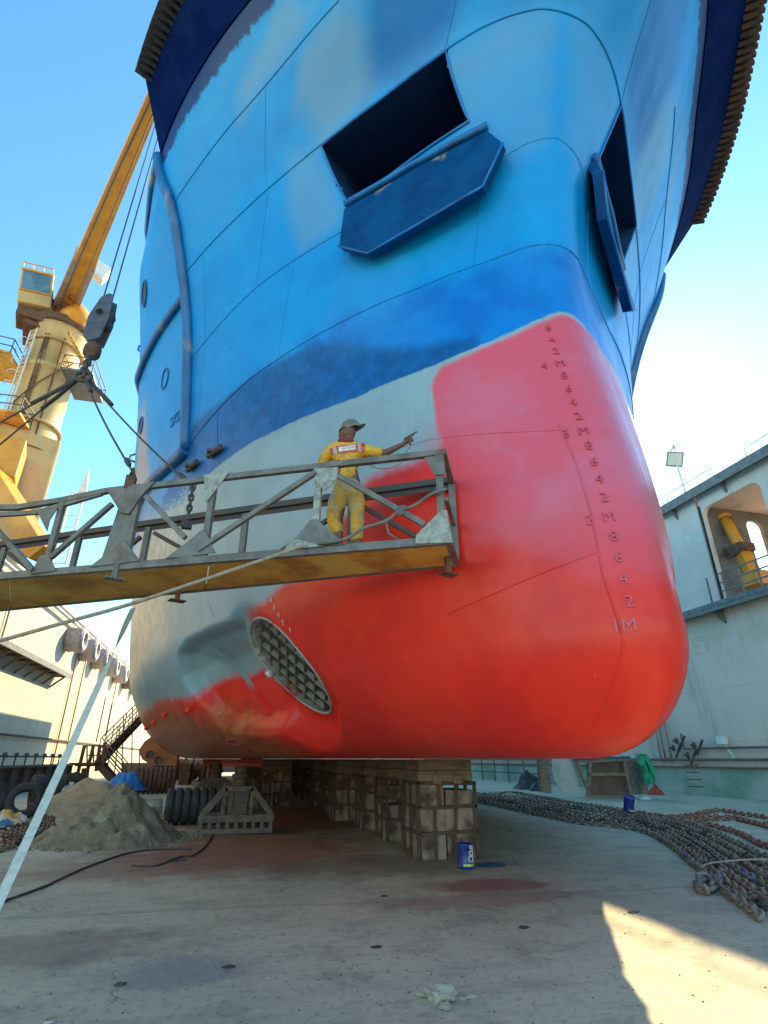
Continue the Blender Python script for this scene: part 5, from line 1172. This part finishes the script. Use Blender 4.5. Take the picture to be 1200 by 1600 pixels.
# ================================================================== keel blocks
M['frame_brown'] = surf('frame_brown', (.10, .06, .045), (.06, .04, .03), 6, .85, bump=.5, col3=(.26, .07, .05), sc3=2.2, lo3=.58, hi3=.7)
def keel_block(x, y, w_, d_, seed, label, capmat):
    rnd = random.Random(seed); o = thing('keel_block', (x, y, 0), label, 'keel block', 'keel blocks under the ship centreline')
    tiers = [(0, .36), (.385, .72), (.745, 1.07)]
    t = MB()
    for k, (a, q) in enumerate(tiers):
        n_ = rnd.choice((2, 2, 3)) if k else 2; ws = [rnd.uniform(.8, 1.2) for _ in range(n_)]; sm_ = sum(ws); cx_ = x-w_/2
        for i, ww in enumerate(ws):
            ww = ww/sm_*w_; dd = d_*rnd.uniform(.86, .98); hh = (q-a)*(1 if rnd.random() > .22 or k == 0 else rnd.uniform(.55, .8))
            t.box((cx_+ww/2+rnd.uniform(-.006, .006), y+rnd.uniform(-.02, .02), a+hh/2), (ww*.965, dd, hh), rotz(rnd.uniform(-.05, .05))); cx_ += ww
    build('concrete_course', t, M['concrete_block'], o, bevel=.012)
    t = MB(); e = .035
    for z in (.37, .735, 1.08):
        dzz = rnd.uniform(-.02, .02)
        for s_ in (-1, 1):
            t.beam((x-w_/2-e, y+s_*(d_/2+.01), z+dzz), (x+w_/2+e, y+s_*(d_/2+.01), z-dzz), .05, .05); t.beam((x+s_*(w_/2+.01), y-d_/2-e, z+.003), (x+s_*(w_/2+.01), y+d_/2+e, z+.003), .05, .05)
    for k, (a, q) in enumerate(tiers):
        for i in range(4):
            fx = (i/3-.5)*w_+(rnd.uniform(-.06, .06) if 0 < i < 3 else 0)
            t.beam((x+fx, y-d_/2-.012, a+.01), (x+fx+rnd.uniform(-.02, .02), y-d_/2-.012, q), .055, .02)
        for i in range(3):
            fy = (i/2-.5)*d_
            for s_ in (-1, 1): t.beam((x+s_*(w_/2+.012), y+fy, a+.01), (x+s_*(w_/2+.012), y+fy, q), .05, .05)
    build('steel_frame', t, M['frame_brown'], o, bevel=.004)
    t = MB(); nb = 3
    for i in range(nb): t.box((x+(i-(nb-1)/2)*w_/nb*.99, y+rnd.uniform(-.02, .02), 1.185), (w_/nb*.97, d_*.98, .16), rotz(rnd.uniform(-.015, .015)))
    t.box((x, y, 1.355), (w_*.97, d_*.96, .17), rotz(.01)); t.box((x-w_*.17, y-d_/2-.02, 1.14), (.16, .06, .13)); t.box((x+w_*.2, y-d_/2-.02, 1.14), (.15, .06, .13))
    build('timber_cap', t, capmat, o, bevel=.01)
    return o
labs = ['nearest keel block of timber-capped concrete, with the blue paint tin at its foot', 'second keel block from the front, just behind the nearest', 'third keel block from the front, narrow gap beside it', 'fourth keel block from the front, wider and darker']
for i, (x, y, w_) in enumerate(((3.5, 9.9, .97), (3.5, 12.1, .85), (3.42, 14.0, .8), (3.25, 16.2, 1.05), (3.3, 18.8, .9), (3.3, 21.2, .9), (3.3, 23.8, .9), (3.35, 26.6, .9), (3.35, 29.5, .9), (3.35, 32.5, .9), (3.35, 36, .9))):
    keel_block(x, y, w_, .80 if i != 3 else .95, 11+i, labs[i] if i < 4 else 'keel block in the dark row receding under the flat bottom of the ship', M['wood_red'] if i < 5 else M['wood'])
for i, (x, y) in enumerate(((1.6, 21.5), (1.4, 26), (1.3, 31))):
    o = keel_block(x, y, 1.0, 1.0, 40+i, ['dark side block left of the keel row, nearest of its row', 'dark side block behind another side block under the hull', 'farthest dark side block left of the keel row'][i], M['wood']); o['group'] = 'side blocks under the ship bottom'
# side cradle (bilge shore)
cd = thing('bilge_cradle', (.25, 13.9, 0), 'grey steel A-frame cradle with a red pad propping the ship bottom', 'cradle')
x0, y0 = .25, 13.9
t = MB()
for s_ in (-.35, .35):
    t.beam((x0-.78, y0+s_, .30), (x0+.78, y0+s_, .30), .14, .14); t.beam((x0-.76, y0+s_, .07), (x0+.76, y0+s_, .07), .12, .10)
    for k in range(9): t.box((x0-.72+k*.18, y0+s_, .175), (.075, .10, .11))
M['cradle'] = surf('cradle_steel', (.14, .11, .095), (.08, .06, .05), 5, .75, bump=.4); build('base_frame', t, M['cradle'], cd, bevel=.006)
for s_ in (-.35, .35):
    t = MB(); t.beam((x0-.72, y0+s_, .36), (x0-.26, y0+s_, .88), .12, .12); t.beam((x0+.72, y0+s_, .36), (x0+.26, y0+s_, .88), .12, .12); t.beam((x0-.3, y0+s_, .86), (x0+.3, y0+s_, .86), .12, .10)
    for q in (-.30, .28): t.beam((x0+q, y0+s_, .34), (x0+q, y0+s_, .84), .08, .06)
    build('strut', t, M['cradle'], cd, bevel=.006)
t = MB(); t.box((x0, y0, .60), (.42, .6, .5)); t.lathe([(.16, .85), (.16, 1.05), (.20, 1.06), (.20, 1.14), (.15, 1.15), (.15, 1.3)], (x0+.02, y0, 0), n=16); t.box((x0-.13, y0-.33, .62), (.05, .04, .3)); t.box((x0+.1, y0-.33, .5), (.2, .03, .18)); build('jack', t, M['dark_steel'], cd, bevel=.01)
t = MB(); t.box((x0+.02, y0, 1.34), (.86, .7, .09)); t.box((x0+.02, y0, 1.415), (.92, .74, .055)); build('pad', t, surf('pad_red', (.35, .02, .02), (.2, .02, .02), 4, .6), cd, bevel=.01)
cd2 = copy_tree(cd); cd2.location = (-.4, 19.5, 0); cd2['label'] = 'second dark cradle farther under the ship behind the first'; cd['group'] = cd2['group'] = 'cradles under the ship bottom'
# red-oxide screw jack and an orange hoist far under the hull
lf = thing('forklift', (1.2, 33, 0), 'orange service machine with bright body far behind the cradle under the ship', 'machine')
t = MB(); t.box((1.1, 33, .75), (1.3, 2.0, .8)); t.box((1.1, 33.3, 1.35), (1.1, 1.0, .5)); build('body', t, M['orange'], lf, bevel=.06)
t = MB()
for s_ in (-.45, .45): t.beam((1.1+s_, 31.8, .1), (1.1+s_, 31.8, 2.0), .1)
for k in range(4): t.beam((.65, 31.8, .4+k*.45), (1.55, 31.8, .4+k*.45), .07)
build('mast', t, M['yellow'], lf)
for s_ in (-.6, .6):
    for q in (32.3, 33.7): t = MB(); t.lathe([(.1, -.1), (.3, -.1), (.33, 0), (.3, .1), (.1, .1)], (1.1+s_, q, .33), (1, 0, 0), 18); build('wheel', t, M['rubber'], lf)

# ================================================================== floor clutter, left
def terrain(name, cx, cy, rx, ry, h, mat, seed, nn=90, p=1.25, ridge=.10):
    rows = []
    for i in range(nn+1):
        r = []
        for k in range(nn+1):
            u = -1.25+2.5*k/nn; v = -1.25+2.5*i/nn; d = sqrt(u*u+v*v); a = atan2(v, u)
            edge = 1+.13*mnoise.noise(Vector((cos(a)*1.6, sin(a)*1.6, seed))); q = max(0, 1-d/edge)
            q2 = max(0, 1-sqrt((u-.30)**2*1.5+(v+.18)**2*1.5)/.75); z = h*min(1.0, (q**p)*.98+.22*q2*q2)-.10*h*max(0, mnoise.noise(Vector((u*1.6+3, v*1.6, seed+5))))*min(1, q*3)+ (mnoise.fractal(Vector((u*4, v*4, seed)), 1, 2, 5)*ridge*h+mnoise.noise(Vector((u*22, v*22, seed)))*.018)*min(1, q*5)
            r.append((cx+u*rx, cy+v*ry, z if q > 0 else -.02))
        rows.append(r)
    t = MB(); t.grid(rows); return build(name, t, mat)
pile = terrain('sand_pile', -2.15, 13.3, 1.40, 1.35, .98, M['sand'], 3, p=1.05, ridge=.16); tag(pile, 'big grey-green pile of spent blasting grit on the floor at left', 'grit pile')
p2_ = terrain('sand_pile', -4.0, 19.5, 1.8, 1.4, .95, surf('tan_sand', (.42, .32, .20), (.32, .24, .15), 4, .95, bump=.8, bdist=.03), 9, 50, p=1.0, ridge=.05); tag(p2_, 'tan sand heap rising behind the grey grit pile', 'sand pile')
# grit crumbs around the pile
rnd = random.Random(4); t = MB()
for k in range(260):
    a = rnd.uniform(0, 2*pi); r = rnd.gauss(1.02, .12); x = -2.15+1.40*r*cos(a); y = 13.3+1.35*r*sin(a)
    if (x+2.15)**2/1.4**2+(y-13.3)**2/1.35**2 < .8: continue
    t.ico((x, y, .01), rnd.uniform(.012, .04), k, .4, 1)
tag(build('grit_crumbs', t, M['sand']), 'loose grit crumbs scattered round the foot of the pile', 'grit', kind='stuff')
def roller(x, y, r, L, ang, label, mat, group, nrib=7):
    o = thing('roller_fender', (x, y, 0), label, 'roller fender', group); ax_ = Vector((cos(ang), sin(ang), 0)); c0 = Vector((x, y, r)); t = MB(); prof = [(0, -L/2+.0), (r*.5, -L/2)]
    for k in range(nrib):
        a = -L/2+L*k/nrib; w1_ = L/nrib; prof += [(r*.86, a+.01), (r*.97, a+w1_*.12), (r, a+w1_*.3), (r, a+w1_*.7), (r*.97, a+w1_*.88), (r*.86, a+w1_-.01)]
    prof += [(r*.5, L/2), (0, L/2)]; t.lathe(prof, c0, tuple(ax_), 36); build('tyre_roll', t, mat, o)
    t = MB(); t.lathe([(0, -L/2-.06), (r*.55, -L/2-.06), (r*.62, -L/2-.01)], c0, tuple(ax_), 24); t.lathe([(r*.4, -L/2-.3), (r*.4, -L/2-.05), (0, -L/2-.05)], c0, tuple(ax_), 16); t.add([c0+ax_*(-L/2-.3)], []); t.lathe([(0, -L/2-.30), (r*.4, -L/2-.30)], c0, tuple(ax_), 16); build('end_cap', t, M['grey_chip'], o); return o
roller(-.75, 15.9, .40, 1.35, .10, 'dark roller fender of stacked tyres lying beside the grit pile', M['rubber_blue'], 'roller fenders on the floor')
roller(-3.3, 29.8, .55, 1.8, .15, 'rusty brown roller fender lying farther off behind the first', M['rust'], 'roller fenders on the floor', 9)
def tyre(x, y, z, r, wd, axis, label, dirt=M['rubber']):
    o = MB(); hl = wd/2
    o.lathe([(r*.55, -hl*.7), (r*.60, -hl*.95), (r*.78, -hl), (r*.93, -hl*.85), (r, -hl*.55), (r, hl*.55), (r*.93, hl*.85), (r*.78, hl), (r*.60, hl*.95), (r*.55, hl*.7), (r*.60, hl*.4), (r*.85, 0), (r*.60, -hl*.4), (r*.55, -hl*.7)], (0, 0, 0), axis, 40)
    a = Vector(axis).normalized(); u = a.orthogonal().normalized(); v = a.cross(u)
    for k in range(30): th = 2*pi*k/30; d = u*cos(th)+v*sin(th); o.box(d*r*1.0+a*(hl*.3*(1 if k % 2 else -1)), (.045, .09, .03), Matrix(((-u*sin(th)+v*cos(th)), a, d)).transposed())
    ob = build('tyre', o, dirt); ob.location = (x, y, z); OFF[ob.name] = Vector(); return tag(ob, label, 'tyre', 'scrap tyres at the foot of the left wall')
tyre(-5.25, 18.4, .42, .44, .30, (.35, -.9, .25), 'scrap tyre leaning at the left edge, open hub toward the camera'); tyre(-4.55, 20.2, .52, .55, .34, (.40, -.9, .10), 'scrap tyre standing upright with a wide open hub, right of the other tyres')
tyre(-5.6, 20.6, .50, .52, .34, (.9, .4, .1), 'scrap tyre seen edge-on behind the upright one'); tyre(-4.95, 19.2, .16, .40, .28, (.1, .05, 1), 'scrap tyre lying flat on the floor between two standing ones'); tyre(-6.3, 18.9, .45, .48, .3, (.5, -.8, .1), 'scrap tyre cut by the left edge of the picture')
def cloth(name, cx, cy, cz_, rx, ry, h, mat, seed, label, cat, nn=26, top=None):
    rows = []
    for i in range(nn+1):
        r = []
        for k in range(nn+1):
            u = -1+2*k/nn; v = -1+2*i/nn; d = min(1, sqrt(u*u+v*v)); q = (1-d**2.2)
            z = h*q*(.75+.5*mnoise.noise(Vector((u*2, v*2, seed))))+.22*h*mnoise.noise(Vector((u*6, v*6, seed+3)))*q
            sc = 1+.18*mnoise.noise(Vector((u*2, v*2, seed+7))); r.append((cx+u*rx*sc, cy+v*ry*sc, cz_+max(z, 0.004)))
        rows.append(r)
    t = MB(); t.grid(rows); return tag(build(name, t, mat), label, cat)
cloth('rag_heap', -5.05, 16.9, 0, .42, .3, .34, surf('rag_mix', (.55, .55, .52), (.65, .30, .04), 2.6, .85, bump=.6, bdist=.03, col3=(.04, .16, .30), sc3=2.2, lo3=.5, hi3=.53), 2, 'heap of white, orange and blue rags on the floor at the left edge', 'rags')
cloth('tarp', -3.9, 25.5, .35, .8, .5, .75, M['tarp_blue'], 5, 'blue tarp bundle behind the sand heap beside the stairs', 'tarp')
t = MB(); a = at_h(168, 1222, 24); q = at_h(192, 1246, 22); t.beam(a, q, .9, .06); t.beam(at_h(160, 1222, 24), at_h(140, 1248, 22.5), .9, .06); tag(build('plank_shelter', t, M['rust_wood']), 'two tan boards leaning together behind the sand heap', 'boards')
t = MB()
for px0, py0, px1, py1 in ((195, 1262, 197, 1225), (203, 1266, 207, 1222), (210, 1264, 211, 1235)): t.tube([at_h(px0, py0, 19), at_h(px1, py1, 19)], .03, 6)
t.lathe([(.12, 0), (.16, .04), (.05, .12), (.05, .4)], at_z(206, 1266), n=10); tag(build('screw_jack', t, M['rust']), 'cluster of small rusty screw jacks standing right of the grit pile', 'jacks')
# machinery clutter far left under the bow overhang
rnd = random.Random(21); scr = MB()
for k in range(16):
    p = at_z(rnd.uniform(250, 345), rnd.uniform(1218, 1226)); scr.box((p.x, p.y, .5), (rnd.uniform(.3, 1.2), rnd.uniform(.3, .8), rnd.uniform(.4, 1.5)), rotz(rnd.uniform(0, 3))); scr.beam((p.x, p.y, .3), (p.x+rnd.uniform(-.8, .8), p.y, rnd.uniform(1, 1.9)), .08)
tag(build('scrap_steel', scr, M['rust']), 'long untidy row of rusty scrap steel far back below the hull', 'scrap', kind='stuff')
t = MB(); p = at_z(243, 1236); t.tube([p+Vector((0, 0, .9)), p+Vector((.1, 0, .2))], .2, 8); t.tube([p+Vector((-.2, 0, 0)), p+Vector((0, 0, .7))], .06, 6); t.box(p+Vector((0, 0, .95)), (.5, .3, .5), rotz(.4)); tag(build('hydrant', t, surf('oxide_red', (.20, .05, .04), None, 4, .8)), 'dark red standing valve far behind the roller fenders', 'valve')
# chains
def strand(pix, label, mat, group, L=.20, Wd=.125, r=.021, jit=.012, n=6, twist=0):
    t = MB(); P_ = [at_z(x, y, .05) for x, y in pix]; chainpath(t, smooth_path(P_, 6), L, Wd, r, n, jit, twist)
    return tag(build('anchor_chain', t, mat), label, 'chain', group)
lo = [(700, 1247), (752, 1253), (820, 1267), (900, 1284), (960, 1290), (1005, 1297), (1045, 1318), (1080, 1345), (1110, 1372), (1145, 1400), (1200, 1440)]
hi = [(730, 1243), (775, 1242.5), (840, 1247), (905, 1256), (962, 1264), (1015, 1271), (1068, 1283), (1112, 1298), (1150, 1316), (1190, 1336), (1240, 1352)]
for i in range(7):
    k = i/6; pix = [(a[0]*(1-k)+q[0]*k, a[1]*(1-k)+q[1]*k+random.uniform(-1.2, 1.2)) for a, q in zip(lo, hi)]
    lab = 'grey anchor chain strand laid parallel in the long bundle on the right' if 0 < i < 6 else ('outermost anchor chain strand nearest the camera, edging the bundle' if i == 0 else 'anchor chain strand along the far edge of the bundle')
    strand(pix, lab, M['chain'] if i % 3 else M['chain_blue'], 'anchor chain strands on the right', twist=random.uniform(0, 1), n=6)
strand([(700, 1240), (770, 1240), (800, 1238), (850, 1246), (880, 1251)], 'short dark chain heaped at the far end of the bundle', M['chain'], 'anchor chain strands on the right')
for i, pix in enumerate(([(1010, 1274), (1050, 1277), (1090, 1272), (1120, 1266), (1150, 1270), (1200, 1278), (1240, 1284)], [(1030, 1280), (1070, 1284), (1110, 1280), (1150, 1280), (1190, 1288), (1240, 1292)], [(1060, 1287), (1100, 1288), (1130, 1294), (1160, 1304), (1185, 1318), (1230, 1330)], [(1040, 1276), (1080, 1279), (1130, 1276), (1170, 1283), (1215, 1297)])):
    strand(pix, ['rusty red-brown chain strand farthest from the camera at the right edge', 'rusty chain strand running beside the farthest one', 'brown chain strand curving back toward the grey bundle', 'rusty chain strand lying between the others at right'][i], M['chain_rust'], 'rusty chain strands at the right edge', L=.22, Wd=.14, r=.024)
strand([(1130, 1362), (1122, 1378), (1112, 1388), (1098, 1390), (1092, 1380), (1100, 1372), (1112, 1376)], 'loose chain end curled on the floor in front of the bundle', M['chain_blue'], None, L=.20, Wd=.13, r=.026)
for i in range(5):
    pix = [(-40+i*2, 1330-i*9), (0, 1327-i*8), (30, 1315-i*6), (60, 1300-i*5), (85, 1288-i*4)]
    strand(pix, ['dark brown chain strand nearest the camera at the left edge', 'brown chain strand second from the front at the left edge', 'middle chain strand of the small heap at the left edge', 'fourth chain strand from the front at the left edge', 'farthest chain strand of the small heap at the left edge'][i], M['chain_rust'] if i % 2 else M['chain'], 'chain strands beside the grit pile')
t = MB(); t.tube(smooth_path([at_z(x, y, .16) for x, y in ((1098, 1354), (1108, 1349), (1140, 1345), (1175, 1343), (1215, 1342), (1250, 1340))], 6), .012, 6); tag(build('rope', t, M['rope']), 'thin pale rope lying across the anchor chains at the right edge', 'rope')
t = MB(); t.tube(smooth_path([at_z(x, y, .015) for x, y in ((-60, 1432), (0, 1410), (45, 1394), (80, 1381), (84, 1378), (140, 1353), (200, 1333), (250, 1327), (300, 1326))], 8), .014, 6)
tag(build('air_hose', t, M['cable']), 'thin black hose snaking across the concrete from the left edge', 'hose')
t = MB(); t.tube(smooth_path([at_z(x, y, .015) for x, y in ((262, 1345), (285, 1338), (300, 1337), (318, 1325), (330, 1308), (336, 1290), (338, 1275))], 8), .013, 6); t.tube(smooth_path([at_z(x, y, .012) for x, y in ((205, 1352), (240, 1353), (265, 1346), (290, 1343))], 8), .012, 6)
tag(build('cable', t, M['cable']), 'dark cable curling over the floor toward the cradle', 'cable')

# ================================================================== floor clutter, centre and right
def can(x, y, z, r, h, tilt, label):
    o = thing('paint_can', (0, 0, 0), label, 'paint can', 'blue paint cans'); t = MB(); t.lathe([(0, 0), (r*.96, 0), (r, .01), (r, h*.1), (r*1.02, h*.11), (r, h*.12), (r, h*.9), (r*1.03, h*.92), (r*1.03, h), (r*.92, h), (r*.92, h*.93), (0, h*.93)], n=32); build('body', t, M['blue_can'], o)
    t = MB(); aa = lambda th, zz, rr=r*1.006: (rr*cos(th), rr*sin(th), zz)
    def band(th0, th1, z0, z1, mat, name, rr=r*1.006):
        tt = MB(); n_ = 14; tt.grid([[aa(th0+(th1-th0)*i/n_, zz, rr) for i in range(n_+1)] for zz in (z0, z1)]); return build(name, tt, mat, o)
    band(-2.6, -.4, h*.13, h*.22, surf('can_yellow', (.65, .70, .04), None, 5, .4, bump=0), 'label_stripe'); band(-1.35, -1.1, h*.25, h*.9, bpy.data.materials['can_yellow'] if 'can_yellow' in bpy.data.materials else M['yellow_paint'], 'label_stripe')
    t = MB(); c_ = []
    for k in range(3):
        r1 = .24*r*(1.5-.3*k); zc = h*(.42+.22*k); th = -1.62+.06*k
        t.tube([aa(th+r1/r*cos(q_)*.9, zc+r1*sin(q_)*.8, r*1.012) for q_ in np.linspace(0, 2*pi, 14, endpoint=False)], .010*r/.13, 5, closed=True)
    build('label_mark', t, M['white'], o)
    t = MB(); t.tube([(r*1.04*cos(q_), r*.3*sin(q_)-r*.55, h*.92-abs(sin(q_))*h*.35) for q_ in np.linspace(pi, 2*pi, 14)], .004, 5); build('handle', t, M['grey_steel'], o)
    o.location = (x, y, z); o.rotation_euler = tilt; return o
can(3.47, 8.72, 0, .115, .32, (0, 0, .35), 'upright blue paint can with yellow stripe at the foot of the nearest keel block')
can(10.25, 14.1, .20, .15, .36, (radians(16), radians(-8), .5), 'blue paint can tilted on top of the anchor chains')
t = MB(); p = at_z(985, 1294, .01); t.lathe([(0, .014), (.14, .014), (.155, .02), (.155, 0), (0, 0)], (p.x, p.y, .004), n=28); tag(build('can_lid', t, surf('lid_pale_blue', (.35, .50, .72), None, 5, .4)), 'pale blue can lid lying on the concrete before the chains', 'lid')
def puddle(cx, cy, rx, ry, seed, mat, label, cat, z=.005, name='paint_spill'):
    vs = [(cx, cy, z+.004)]; N = 48
    for i in range(N): a = 2*pi*i/N; k = 1+.35*mnoise.noise(Vector((cos(a)*1.5, sin(a)*1.5, seed)))+.12*mnoise.noise(Vector((cos(a)*5, sin(a)*5, seed))); vs.append((cx+rx*k*cos(a), cy+ry*k*sin(a), z))
    t = MB(); t.add(vs, [(0, i+1, (i+1) % N+1) for i in range(N)]); o = build(name, t, mat); return tag(o, label, cat, kind='stuff')
puddle(3.93, 8.95, .27, .20, 3, surf('spilt_blue', (.01, .10, .24), (.03, .16, .26), 9, .6, bump=.1, col3=(.16, .19, .17), sc3=7, lo3=.52, hi3=.62), 'patch of spilt blue paint beside the upright can', 'paint spill')
def stone(px, py, r, seed, label, mat, sc=(1.2, .9, .6), grp=None):
    p = at_z(px, py); t = MB(); t.ico((p.x, p.y, r*sc[2]*.65), r, seed, .55, 3, sc); return tag(build('stone', t, mat), label, 'stone', grp)
gr_ = surf('cement_lump', (.40, .38, .29), (.30, .29, .23), 9, .95, bump=.8)
stone(690, 1562, .085, 1, 'large pale lump of dried cement near the bottom of the picture', gr_, grp='cement lumps on the floor'); stone(664, 1556, .038, 2, 'small pale lump just left of the large cement lump', gr_, (1.5, .8, .5), 'cement lumps on the floor'); stone(697, 1577, .032, 5, 'small pale lump just in front of the large one', gr_, grp='cement lumps on the floor'); stone(722, 1562, .03, 6, 'flat crumb right of the large cement lump', gr_, (1.6, 1, .4), 'cement lumps on the floor'); stone(738, 1558, .03, 7, 'outermost crumb on the right of the large lump', gr_, (1.3, 1, .4), 'cement lumps on the floor')
dk_ = surf('dark_scrap', (.05, .045, .04), (.10, .06, .05), 8, .8)
for px, py, r, lb in ((818, 1450, .036, 'black scrap beside the sunlit patch of floor'), (588, 1481, .032, 'flat dark scrap in the middle of the foreground'), (357, 1512, .034, 'dark flattened scrap left of centre in the foreground'), (188, 1539, .032, 'dark scrap at the lower left of the floor'), (797, 1358-60, .03, 'dark pebble right of the nearest keel block'), (990, 1426, .04, 'flat dark scrap between the sun patch and the chain'), (600, 1401, .03, 'tiny dark scrap near the slab joint')):
    o = stone(px, py, r, int(px), lb, dk_, (1.4, .8, .28), 'dark scraps on the concrete'); o['category'] = 'scrap'; o.name = 'scrap'
rnd = random.Random(12); t = MB()
for k in range(420):
    u = rnd.random()
    if u < .45: px = rnd.gauss(640, 160); py = rnd.gauss(1490, 45)
    else: px = rnd.uniform(-50, 1250); py = rnd.uniform(1370, 1600)
    p = at_z(px, max(py, 1330)); t.ico((p.x, p.y, .002), rnd.uniform(.002, .008)*(1.6 if rnd.random() < .06 else 1), k, .5, 1, (1.2, 1, .6))
tag(build('gravel_bits', t, surf('gravel_bits', (.20, .18, .14), (.08, .07, .06), 3, .95)), 'tiny chips and gravel scattered over the concrete', 'gravel', kind='stuff')
puddle(-.9, 4.62, .03, .02, 5, M['white'], 'small white chip of paint on the floor at lower left', 'paint chip', name='paint_chip')
# workshop clutter against the right wall
HB_ = 24.5
def Q(px, py, H=HB_): return at_h(px, py, H)
def panel(pts, th, mat, name, parent=None, H=HB_): t = MB(); P_ = [Q(x, y, H) for x, y in pts]; t.prism(P_, Vector((.25, .97, 0))*th); return build(name, t, mat, parent)
bx = thing('scrap_enclosure', tuple(at_z(940, 1241)), 'makeshift enclosure of brown panels and posts against the right wall', 'enclosure')
panel([(917, 1190), (975, 1187), (978, 1243), (920, 1243)], .12, surf('panel_brown', (.17, .10, .07), (.11, .07, .05), 2, .8), 'brown_panel', bx); panel([(975, 1186), (1002, 1186), (1012, 1196), (1013, 1241), (980, 1242)], .1, M['grey_steel'], 'grey_panel', bx)
t = MB()
for a, q in (((902, 1190), (922, 1244)), ((922, 1192), (918, 1244)), ((974, 1188), (986, 1246)), ((903, 1190), (985, 1186)), ((918, 1210), (978, 1210)), ((1006, 1190), (1004, 1240))): t.beam(Q(*a, HB_-.3), Q(*q, HB_-.3), .12)
build('frame_post', t, M['wood'], bx)
sh_ = panel([(862, 1184), (872, 1182), (903, 1182), (905, 1236), (893, 1241), (880, 1236), (868, 1222), (862, 1205)], .06, surf('sheet_grey', (.36, .38, .38), (.26, .28, .28), 1.5, .5, metal=.2), 'metal_sheet'); tag(sh_, 'big grey metal sheet with a rounded corner leaning near the enclosure', 'metal sheet')
po_ = panel([(843, 1184), (858, 1183), (862, 1240), (846, 1238)], .5, M['wood'], 'timber_post'); tag(po_, 'thick weathered timber post left of the grey metal sheet', 'post')
t = MB(); rows = []
for i in range(7):
    rows.append([Q(897+88*k/22, 1182+1.2*i+2.5*mnoise.noise(Vector((k*.5, i*.6, 1))), HB_-.45+.25*i/6+.2*mnoise.noise(Vector((k*.6, i, 3)))) for k in range(23)])
t.grid(rows); t.grid([[p+Vector((0, .02, 0)) for p in r] for r in rows], flip=True); tag(build('tarp', t, M['tarp_blue']), 'crumpled blue tarp laid over the top of the brown enclosure', 'tarp')
t = MB(); rows = []
for i in range(15):
    x0_, x1_ = (992+14*sin(i/14*1.6), 1006+18*sin(.3+i/14*1.7)); rows.append([Q(x0_+(x1_-x0_)*k/8, 1178+i*3.4+1.5*mnoise.noise(Vector((k, i*.5, 2))), HB_-.9+.3*mnoise.noise(Vector((k*.6, i*.4, 5)))) for k in range(9)])
t.grid(rows); t.grid([[p+Vector((0, .03, 0)) for p in r] for r in rows], flip=True); tag(build('tarp', t, M['tarp_green']), 'green tarp draped down the right end of the enclosure', 'tarp')
for k, (px, py, rx, mat, lb, hh) in enumerate(((828, 1233, .85, M['black_bag'], 'large black plastic bag slumped left of the timber post', .95), (842, 1236, .5, M['black_bag'], 'smaller black bag beside the large one', .5), (1025, 1242, .38, surf('red_rag', (.40, .05, .04), None, 4, .8), 'red rag bundle at the foot of the green tarp', .45), (1008, 1249, .3, M['white'], 'small white scrap of cloth before the enclosure', .12))):
    p = at_z(px, py); cloth('bag' if k < 2 else 'rag', p.x, p.y, 0, rx, rx*.7, hh, mat, 11+k, lb, 'bag' if k < 2 else 'rag')
p = at_z(945, 1246); tag(terrain('sand_pile', p.x, p.y, 1.1, .8, .45, surf('tan_heap', (.38, .30, .18), None, 4, .95, bump=.8), 31, 30), 'small tan sand heap before the brown enclosure', 'sand pile')
